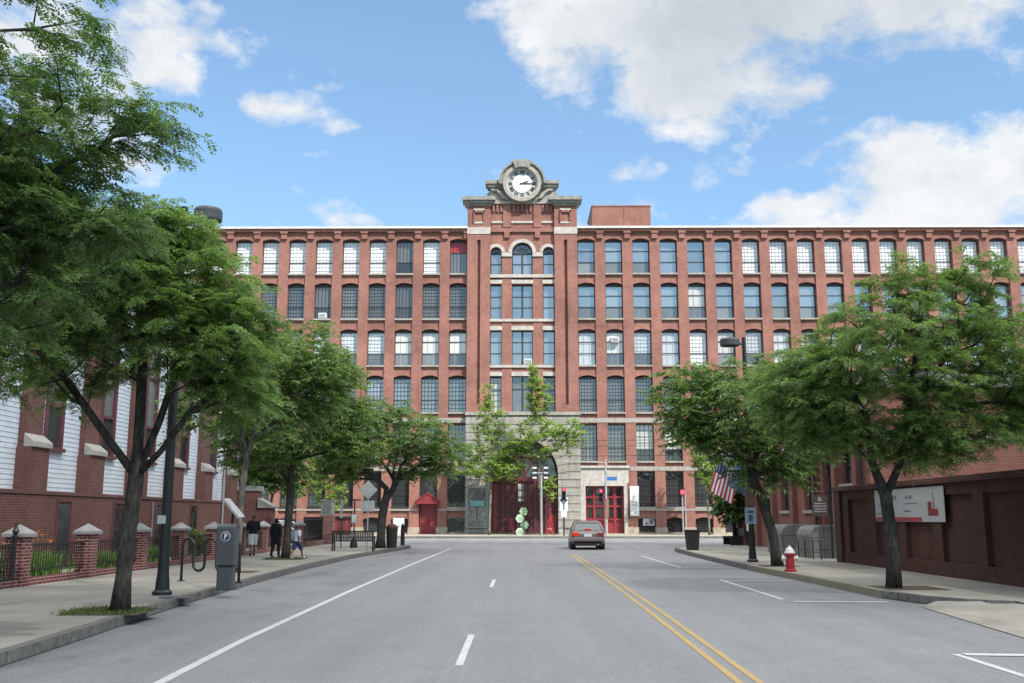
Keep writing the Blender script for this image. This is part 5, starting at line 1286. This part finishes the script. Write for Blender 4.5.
# notice board on the gateway
x0,x1=fx(467,505,YF-.9),fx(487.5,505,YF-.9); nb=thing('notice_board','glazed grey notice board with a teal header on the left stone pier of the gateway','notice board',((x0+x1)/2,YF-.95,.6))
s=MB(); za,zb=fz(478,528,YF-.9),fz(478,487,YF-.9); s.box(x0,x1,YF-1.02,YF-.85,za,zb); o=s.build('case','steel_grey',nb)
s=MB(); s.box(x0+.1,x1-.1,YF-1.03,YF-1.021,za+.1,zb-.1); s.build('glass','grey_glass',nb); s=MB(); zt=fz(478,506,YF-.9); s.box(x0+.3,x1-.3,YF-1.04,YF-1.031,zt,zt+.45); s.build('header','teal_board',nb)
s=MB(); s.box((x0+x1)/2-.04,(x0+x1)/2+.04,YF-1.045,YF-1.031,za+.8,zt-.01); s.build('divider','black_iron',nb)
# vertical banner and poster on the mill
x0,x1=fx(630,500,YF-.12),fx(639,500,YF-.12); za,zb=fz(634,516,YF-.12),fz(634,486,YF-.12); s=MB(); s.box(x0,x1,YF-.16,YF-.13,za,zb); o=s.build('vertical_banner','sign_white',None); tag(o,'tall white banner on the brick pier right of the red glazed entrance','banner')
s=MB(); mx=(x0+x1)/2
for z,w,hh in ((zb-1.0,.14,.13),(zb-1.22,.1,.13),(zb-1.48,.2,.18),(zb-1.74,.2,.18),(zb-2.0,.18,.06),(zb-2.2,.16,.04),(zb-2.35,.18,.04)): s.box(mx-w,mx-w*.2,YF-.163,YF-.161,z,z+hh); s.box(mx+w*.15,mx+w,YF-.163,YF-.161,z,z+hh)
s.build('faint_lettering','sign_back',o)
x0,x1=fx(643,521,YF+.35),fx(654.5,521,YF+.35); za,zb=fz(648,525.5,YF+.35),fz(648,518,YF+.35); ps2=thing('poster','pale blue and red picture poster in a basement window of the mill','poster',((x0+x1)/2,YF+.4,za))
s=MB(); s.box(x0,x1,YF+.33,YF+.36,za,zb); s.build('sheet','pale_blue_cloth',ps2); s=MB(); s.box(x0+.55,x1-.1,YF+.325,YF+.329,za+.12,zb-.12); s.prism_y([(x0+.1,za+.06),(x0+.5,za+.06),(x0+.3,za+.4)],YF+.325,YF+.329); s.build('picture','copper_plate',ps2)
# red booth, white cabinet by the left wing
x0,x1=fx(335,525,86),fx(350,525,86); kb=thing('red_booth','small dark red booth with a flat roof beside the mill wall, left','booth',((x0+x1)/2,86,Z)); zt=fz(342,517.5,86)
s=MB(); s.box(x0,x1,85.4,86.6,Z,zt); s.build('body','dark_red_wood',kb); s=MB(); s.box(x0-.15,x1+.15,85.2,86.8,zt,zt+.12); s.build('roof','dark_frame',kb)
s=MB(); s.box(x0+.1,x0+.3,85.38,85.399,Z+.1,zt-.1); s.box(x1-.3,x1-.1,85.38,85.399,Z+.1,zt-.1); s.box((x0+x1)/2-.04,(x0+x1)/2+.04,85.37,85.399,Z+.1,zt-.1); s.build('door_frame','red_paint',kb)
x0,x1=fx(393.5,525,89),fx(404,525,89); zt=fz(398,518,89); wc=thing('utility_cabinet','white metal utility cabinet against the mill left of the red gabled door','cabinet',((x0+x1)/2,89,Z)); s=MB(); s.box(x0,x1,88.6,89.4,Z,zt); s.build('body','white_paint',wc,bevel=.02); s=MB(); s.box((x0+x1)/2-.01,(x0+x1)/2+.01,88.585,88.599,Z+.1,zt-.1); s.box((x0+x1)/2+.05,(x0+x1)/2+.1,88.57,88.599,Z+.6,Z+.8); s.build('door_seam','steel_grey',wc)
# overhead wires on wooden poles
def wire(z0,y,sag,label):
    s=MB(); s.tube([(-36+i*4,y,z0-sag*(1-((i-10)/10)**2)) for i in range(21)],.02,4); o=s.build('utility_wire','rubber',None); tag(o,label,'wire','overhead wires across the far side of the crossing'); return o
for (x_,lab) in ((-36,'wooden utility pole at the left end of the overhead wires'),(44,'wooden utility pole at the right end of the overhead wires')):
    up_=thing('utility_pole',lab,'utility pole',(x_,79.4+.0,0)); s=MB(); s.tube([(x_,81.2,0),(x_,81.2,11)],[.16,.11],10); s.build('pole','wood_pole',up_); s=MB(); s.box(x_-.06,x_+.06,80.2,82.2,9.0,9.15); s.build('crossarm','wood_pole',up_)
wire(8.25,80.6,1.0,'upper of the two thick overhead wires, dipping across the arched gate'); wire(7.95,81.2,1.45,'lowest overhead wire, dipping across the arched gate'); wire(9.1,81.9,1.3,'topmost thin overhead wire crossing in front of the mill')
# ================================================================ vehicles
def car(name,label,x,y,rz,paint_,lit):
    t=thing(name,label,'car',(0,0,0)); W=.86; Lc=4.4
    # side profile stations along y (rear = -2.2): (y, z low, z belt, half width)
    st=[(-2.2,.48,.80,.70),(-2.12,.36,.92,.80),(-1.9,.28,.98,.85),(-1.2,.24,.99,.87),(0,.22,.97,.88),(1.0,.22,.93,.87),(1.7,.26,.82,.84),(2.1,.34,.72,.76),(2.22,.44,.62,.64)]
    b=MB(); ring=[]
    for (yy,zl,zb,w) in st:
        ring.append([(-w*.9,zl),(-w,zl+.12),(-w*1.01,(zl+zb)/2),(-w*.985,zb-.06),(-w*.9,zb),(w*.9,zb),(w*.985,zb-.06),(w*1.01,(zl+zb)/2),(w,zl+.12),(w*.9,zl)])
    vs=[(px,yy,pz) for (yy,_,_,_),rg in zip(st,ring) for px,pz in rg]; n=10
    fs=[(i*n+j,i*n+(j+1)%n,(i+1)*n+(j+1)%n,(i+1)*n+j) for i in range(len(st)-1) for j in range(n)]+[tuple(range(n)),tuple((len(st)-1)*n+j for j in range(n))]
    b.add(vs,fs); b.build('body',paint_,t,bevel=.03)
    # cabin: glasshouse with roof
    cs=[(-1.98,.97,.70),(-1.45,1.36,.60),(-.9,1.43,.60),(.2,1.42,.60),(.65,1.34,.6),(1.15,.95,.72)]
    g=MB(); vs=[];
    for yy,z,w in cs: vs+=[(-.79,yy,.9),(-w,yy,z),(w,yy,z),(.79,yy,.9)]
    fs=[(i*4+j,i*4+(j+1)%4,(i+1)*4+(j+1)%4,(i+1)*4+j) for i in range(len(cs)-1) for j in range(4)]; g.add(vs,fs); g.build('window','car_glass',t)
    r=MB(); vs=[]; rs=[(-1.5,1.345),(-1.3,1.405),(-.9,1.45),(.2,1.44),(.62,1.365)]
    for yy,z in rs: vs+=[(-.63,yy,z-.03),(-.56,yy,z+.02),(.56,yy,z+.02),(.63,yy,z-.03)]
    r.add(vs,[(i*4+j,i*4+(j+1)%4,(i+1)*4+(j+1)%4,(i+1)*4+j) for i in range(len(rs)-1) for j in range(4)]+[(0,1,2,3),(16,17,18,19)])
    for sx in (-1,1):
        r.tube([(sx*.80,-1.95,.95),(sx*.615,-1.45,1.36)],.05,6); r.tube([(sx*.79,1.12,.95),(sx*.61,.62,1.36)],.035,6); r.tube([(sx*.80,-.25,.95),(sx*.615,-.25,1.4)],.035,6)
    r.build('roof',paint_,t,smooth=False)
    bp=MB(); bp.box(-.8,.8,-2.3,-2.1,.42,.62); bp.build('bumper',paint_,t,bevel=.04); d=MB(); d.box(-.7,.7,-2.22,-1.9,.2,.42); d.build('rear_valance','rubber',t)
    for sx in (-1,1):
        l=MB(); l.box(sx*.62-.17,sx*.62+.17,-2.235,-2.14,.70,.86); l.build('tail_light','brake_red' if (lit and sx<0) else 'red_paint',t,bevel=.01)
        m=MB(); m.box(sx*.97-.09,sx*.97+.09,.68,.8,.96,1.08); m.tube([(sx*.8,.75,.98),(sx*.95,.75,1.0)],.03,6); m.build('wing_mirror',paint_,t)
    p=MB(); p.box(-.2,.2,-2.245,-2.19,.66,.8); p.build('number_plate','sign_white',t); p=MB(); p.box(-.44,.44,-2.232,-2.15,.70,.85); p.build('tailgate_trim','rubber',t) if False else None
    s=MB(); s.box(-.16,.16,-1.99,-1.86,1.0,1.05); s.build('high_brake_light','brake_red' if lit else 'red_paint',t)
    ex=MB(); ex.tube([(.5,-2.28,.27),(.5,-1.9,.27)],.035,8); ex.build('exhaust','galvanised',t)
    for sx in (-1,1):
        for yy in (-1.35,1.35):
            wv=MB(); wv.tube([(sx*.70,yy,.31),(sx*.73,yy,.31),(sx*.86,yy,.31),(sx*.89,yy,.31)],[.27,.31,.31,.27],22); o=wv.build('wheel','rubber',t); rm=MB(); rm.tube([(sx*.885,yy,.31),(sx*.9,yy,.31)],[.2,.17],14); rm.build('rim','galvanised',o)
            ar=MB(); ar.tube([(sx*.6,yy,.33),(sx*.876,yy,.33)],.365,20); ar.build('wheel_arch','rubber',t)
    t.location=(x,y,0); t.rotation_euler=(0,0,rz); return t
car('hatchback_car','dark mauve grey hatchback driving away in the right lane with a lit tail light',3.5,54.1,R(-1),'mauve_paint',True)
car('parked_car','white car parked behind the corner fence, partly hidden by the walking people',-15.2,60.6,R(84),'white_car_paint',False)
# ================================================================ people
def person(label,loc,rz,H,build,parts):
    """one continuous skinned body in bind units of height H, posed by joint positions; clothing as offset shells"""
    t=thing('person',label,'person',loc,rz)
    J=build
    me=bpy.data.meshes.new('body'); names=list(J); idx={k:i for i,k in enumerate(names)}
    E=[('pelvis','waist'),('waist','chest'),('chest','neck'),('neck','chin'),('chin','head'),('head','crown')]
    for s in 'lr':
        E+=[('chest','sh'+s),('sh'+s,'el'+s),('el'+s,'wr'+s),('wr'+s,'ha'+s),('pelvis','hip'+s),('hip'+s,'kn'+s),('kn'+s,'an'+s),('an'+s,'toe'+s)]
    me.from_pydata([Vector(J[k][0])*H for k in names],[(idx[a],idx[b]) for a,b in E],[])
    o=bpy.data.objects.new('body',me); COL.objects.link(o)
    bm=bmesh.new(); bm.from_mesh(me); ly=bm.verts.layers.skin.verify(); bm.verts.ensure_lookup_table()
    for k in names:
        v=bm.verts[idx[k]][ly]; r=J[k][1]; r=(r,r) if not isinstance(r,tuple) else r; v.radius=(r[0]*H,r[1]*H); v.use_root=(k=='pelvis')
    bm.to_mesh(me); bm.free(); o.modifiers.new('skin','SKIN'); sm=o.modifiers.new('sub','SUBSURF'); sm.levels=2; sm.render_levels=2
    dg=bpy.context.evaluated_depsgraph_get(); ev=o.evaluated_get(dg); m2=bpy.data.meshes.new_from_object(ev); o.modifiers.clear(); o.data=m2; o.parent=t
    for m in ('skin',): m2.materials.append(MATS[m])
    zs=np.array([v.co[:] for v in m2.vertices])
    for nm,mat,f,off in parts:                         # clothing cut from the body surface, a little larger
        b2=bmesh.new(); b2.from_mesh(m2); b2.normal_update()
        dele=[fc for fc in b2.faces if not f(fc.calc_center_median()/H)]
        bmesh.ops.delete(b2,geom=dele,context='FACES')
        for v in b2.verts: v.co+=v.normal*off*H
        m3=bpy.data.meshes.new(nm); b2.to_mesh(m3); b2.free(); m3.materials.append(MATS[mat]); m3.polygons.foreach_set('use_smooth',[True]*len(m3.polygons))
        c=bpy.data.objects.new(nm,m3); COL.objects.link(c); c.parent=t
    m2.polygons.foreach_set('use_smooth',[True]*len(m2.polygons)); return t
def pose(stride=.1,arm=.05,wide=1.0,lean=0.0,bend=.0,child=False):
    hd=1.18 if child else 1.0
    J={'pelvis':((0,0,.525),(.085*wide,.065*wide)),'waist':((0,lean*.3,.61),(.078*wide,.06*wide)),'chest':((0,lean*.7,.745),(.09*wide,.066*wide)),'neck':((0,lean,.845),.032),
       'chin':((0,lean+.012,.885),.036*hd),'head':((0,lean+.008,.935),(.046*hd,.055*hd)),'crown':((0,lean,.978),.034*hd)}
    for s,sg in (('l',1),('r',-1)):
        f=stride*sg; 
        J['sh'+s]=((sg*.1*wide,lean*.9,.80),.042*wide); J['el'+s]=((sg*.125*wide,lean*.6-f*arm*4,.635),.03); J['wr'+s]=((sg*.13*wide,lean*.5-f*arm*7+.05+bend,.50+bend),.021); J['ha'+s]=((sg*.128*wide,lean*.5-f*arm*8+.07+bend*1.3,.445+bend*1.2),.022)
        J['hip'+s]=((sg*.05,f*.15,.49),.062*wide); J['kn'+s]=((sg*.052,f*.75+.02,.275),.042); J['an'+s]=((sg*.05,f*1.3-(.04 if sg<0 else 0),.045+(.02 if sg<0 else 0)),.025); J['toe'+s]=((sg*.058,f*1.3+.08,.022+(.0)),.022)
    return J
# cloth regions in body heights
top=lambda zlo,zhi,armz: (lambda c: (zlo<c.z<zhi and abs(c.x)<.118) or (c.z>armz and c.z<zhi and abs(c.x)>=.118))
legs=lambda zlo,zhi: (lambda c: zlo<c.z<zhi and abs(c.x)<.1)
hairf=lambda c: c.z>.925 and (c.y<.028 or c.z>.968)
person('walking man in a black top and pale shorts by the churchyard fence',(-10.4,39.6,Z),R(20),1.6,pose(.11,.06,1.12),
  [('shirt','black_cloth',top(.5,.84,.62),.010),('shorts','white_cloth',legs(.27,.53),.016),('hair','hair',hairf,.006),('shoe','black_cloth',lambda c:c.z<.05,.006)])
person('walking woman in long dark clothes beside the child',(-9.15,38.1,Z),R(-12),1.48,pose(.07,.05,1.0),
  [('coat','black_cloth',top(.3,.84,.52),.014),('trousers','black_cloth',legs(.06,.4),.008),('hair','hair',lambda c:c.z>.86 and (c.y<.02 or c.z>.965),.010),('shoe','black_cloth',lambda c:c.z<.05,.006)])
person('walking child in a pale blue shirt and dark shorts by the left street tree',(-8.1,37.0,Z),R(-35),1.2,pose(.15,.07,1.02,child=True),
  [('shirt','pale_blue_cloth',top(.5,.84,.68),.016),('shorts','flag_navy',legs(.28,.53),.018),('hair','hair',hairf,.008),('shoe','white_cloth',lambda c:c.z<.05,.01)])
# ================================================================ light, sky, cloud
SUN=Vector((.43,-.52,.74)).normalized(); EL=math.asin(SUN.z); ROT=math.atan2(SUN.x,SUN.y)
ld=bpy.data.lights.new('sun','SUN'); ld.energy=3.1; ld.angle=R(.6); ld.color=(1,.95,.87); sun=bpy.data.objects.new('sun',ld); COL.objects.link(sun); sun.location=(60,-80,120)
sun.rotation_euler=SUN.to_track_quat('Z','Y').to_euler()
wd=bpy.data.worlds.new('World'); scene.world=wd; wd.use_nodes=True; nt=wd.node_tree; nt.nodes.clear()
out=nt.nodes.new('ShaderNodeOutputWorld'); bg=nt.nodes.new('ShaderNodeBackground'); nt.links.new(bg.outputs[0],out.inputs[0]); SKY_S=.13; bg.inputs[1].default_value=SKY_S
sky=nt.nodes.new('ShaderNodeTexSky'); sky.sky_type='NISHITA'; sky.sun_disc=False; sky.sun_elevation=EL; sky.sun_rotation=ROT; sky.air_density=1.0; sky.dust_density=.6; sky.ozone_density=1.3
tc=nt.nodes.new('ShaderNodeTexCoord'); dirv=tc.outputs['Generated']
sp=N(nt,'ShaderNodeSeparateXYZ'); nt.links.new(dirv,sp.inputs[0])
az=mth(nt,'ARCTAN2',sp.outputs[0],sp.outputs[1]); el=mth(nt,'ARCSINE',sp.outputs[2])
def ae(px,py): d=ray(px,py).normalized(); return math.atan2(d.x,d.y),math.asin(d.z)
wn=N(nt,'ShaderNodeTexNoise',i_Scale=9.0,i_Detail=7,i_Roughness=.6); mpz=N(nt,'ShaderNodeMapping'); mpz.inputs['Scale'].default_value=(1,1,1.5); nt.links.new(dirv,mpz.inputs[0]); nt.links.new(mpz.outputs[0],wn.inputs['Vector'])
n1=wn.outputs['Fac']
n2=noise(nt,mpz.outputs[0],26,6,.62)
def blob(px,py,rx,ry,amp=1.0,rot=0):
    a0,e0=ae(px,py); dx=mth(nt,'SUBTRACT',az,a0); dy=mth(nt,'SUBTRACT',el,e0)
    c,s=math.cos(rot),math.sin(rot)
    u=mth(nt,'ADD',mth(nt,'MULTIPLY',dx,c/(rx/1000)),mth(nt,'MULTIPLY',dy,s/(rx/1000)))
    v=mth(nt,'ADD',mth(nt,'MULTIPLY',dx,-s/(ry/1000)),mth(nt,'MULTIPLY',dy,c/(ry/1000)))
    r2=mth(nt,'ADD',mth(nt,'MULTIPLY',u,u),mth(nt,'MULTIPLY',v,v))
    return mth(nt,'MULTIPLY',mth(nt,'MAXIMUM',mth(nt,'SUBTRACT',1,r2),-1.2),amp)
def bmax(bl):
    r_=bl[0]
    for b in bl[1:]: r_=mth(nt,'MAXIMUM',r_,b)
    return r_
clouds=bmax([blob(590,5,140,80,1.1),blob(690,55,110,80,1.15),blob(860,-10,240,72,1.1),blob(565,85,45,32,.6),blob(665,115,40,28,.5),blob(760,70,90,45,.9),
  blob(810,215,90,30,1.1),blob(940,200,130,72,1.3),blob(1010,170,70,60,1.2),blob(900,150,60,40,.9),blob(760,225,60,22,.6),
  blob(165,45,72,58,.85),blob(275,108,66,20,.75),blob(325,125,34,10,.45),blob(130,150,50,30,.3),blob(637,168,34,14,.4),blob(60,60,110,90,.5),blob(735,158,16,12,.15),
  blob(352,222,34,8,.35)])
core=mth(nt,'ADD',blob(770,25,240,95),mth(nt,'MULTIPLY',mth(nt,'SUBTRACT',n1,.5),1.6))
far=ramp(nt,n1,.5,.7)
# free noise behind the view; overhead, bright cover added to light the shaded street
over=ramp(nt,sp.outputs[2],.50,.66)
front=mth(nt,'MULTIPLY',ramp(nt,sp.outputs[1],.25,.6),mth(nt,'SUBTRACT',1,over))
dens_f=mth(nt,'ADD',mth(nt,'MULTIPLY',clouds,.8),mth(nt,'ADD',mth(nt,'MULTIPLY',mth(nt,'SUBTRACT',n1,.5),2.1),mth(nt,'MULTIPLY',mth(nt,'SUBTRACT',n2,.5),1.5)))
dens_f=mth(nt,'SUBTRACT',dens_f,bmax([mth(nt,'MAXIMUM',blob(222,80,28,40,.6,.6),0),mth(nt,'MAXIMUM',blob(420,70,70,70,.9),0),mth(nt,'MAXIMUM',blob(395,180,110,26,.5),0),mth(nt,'MAXIMUM',blob(575,180,40,30,.5),0)]))
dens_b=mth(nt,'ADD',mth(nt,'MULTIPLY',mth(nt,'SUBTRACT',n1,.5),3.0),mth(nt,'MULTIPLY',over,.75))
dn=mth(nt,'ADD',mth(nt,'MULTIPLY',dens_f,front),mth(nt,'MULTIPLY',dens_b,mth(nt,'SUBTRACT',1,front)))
cov=ramp(nt,dn,.04,.6); thick=ramp(nt,core,.0,1.0); hollow=ramp(nt,noise(nt,mpz.outputs[0],15,5,.6),.42,.66)
# cloud brightness: sunlit rims, greyer thick bases
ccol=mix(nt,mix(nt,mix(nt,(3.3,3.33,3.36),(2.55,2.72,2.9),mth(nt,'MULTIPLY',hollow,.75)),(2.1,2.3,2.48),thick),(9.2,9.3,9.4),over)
ccol=mix(nt,ccol,ramp(nt,n2,.3,.7,(.96,.96,.96),(1.03,1.03,1.03)),1.0,'MULTIPLY')
skc=mix(nt,sky.outputs[0],(1.0,1.0,1.0),1.0,'MULTIPLY')
SKYMUL=(1.0,1.0,1.0)
hz=mix(nt,mix(nt,skc,(.58,.70,.76),1.0,'MULTIPLY'),(2.2,3.2,3.9),.15)
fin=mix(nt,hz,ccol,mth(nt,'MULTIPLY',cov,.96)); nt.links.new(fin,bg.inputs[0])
# unseen low cloud that keeps the near part of the street in shade
def cloud_mesh():
    g=np.random.default_rng(5); h=520.0; off=SUN*(h/SUN.z); bm=bmesh.new()
    bmesh.ops.create_icosphere(bm,subdivisions=5,radius=1.0)
    from mathutils import noise as mn
    for v in bm.verts:
        p=v.co.copy(); d=1+.10*mn.fractal(p*2.2,1.0,2.0,5)
        v.co=Vector((p.x*150*d, p.y*112*d, p.z*(26 if p.z>0 else 9)*d))
    me=bpy.data.meshes.new('cloud'); bm.to_mesh(me); bm.free(); me.polygons.foreach_set('use_smooth',[True]*len(me.polygons))
    o=bpy.data.objects.new('cloud',me); COL.objects.link(o); o.location=(off.x+5,off.y-46,h); o['kind']='structure'
    m,n_,oo=newmat('cloud_vapour'); t=N(n_,'ShaderNodeBsdfTransparent'); d=N(n_,'ShaderNodeBsdfTranslucent'); d.inputs[0].default_value=(.95,.95,.95,1); d2=N(n_,'ShaderNodeBsdfDiffuse'); d2.inputs[0].default_value=(.9,.9,.9,1)
    a=N(n_,'ShaderNodeMixShader'); a.inputs[0].default_value=.5; n_.links.new(d.outputs[0],a.inputs[1]); n_.links.new(d2.outputs[0],a.inputs[2])
    b=N(n_,'ShaderNodeMixShader'); b.inputs[0].default_value=.5; n_.links.new(t.outputs[0],b.inputs[1]); n_.links.new(a.outputs[0],b.inputs[2]); n_.links.new(b.outputs[0],oo.inputs[0])
    me.materials.append(m); return o
cloud_mesh()
vs=scene.view_settings; scene.display_settings.display_device='sRGB'; vs.view_transform='Standard'; vs.look='None'; vs.exposure=1.15; vs.gamma=1
vs.use_curve_mapping=False
scene.render.engine='CYCLES'; scene.cycles.max_bounces=8; scene.cycles.transparent_max_bounces=12; scene.cycles.diffuse_bounces=5; scene.cycles.use_denoising=True
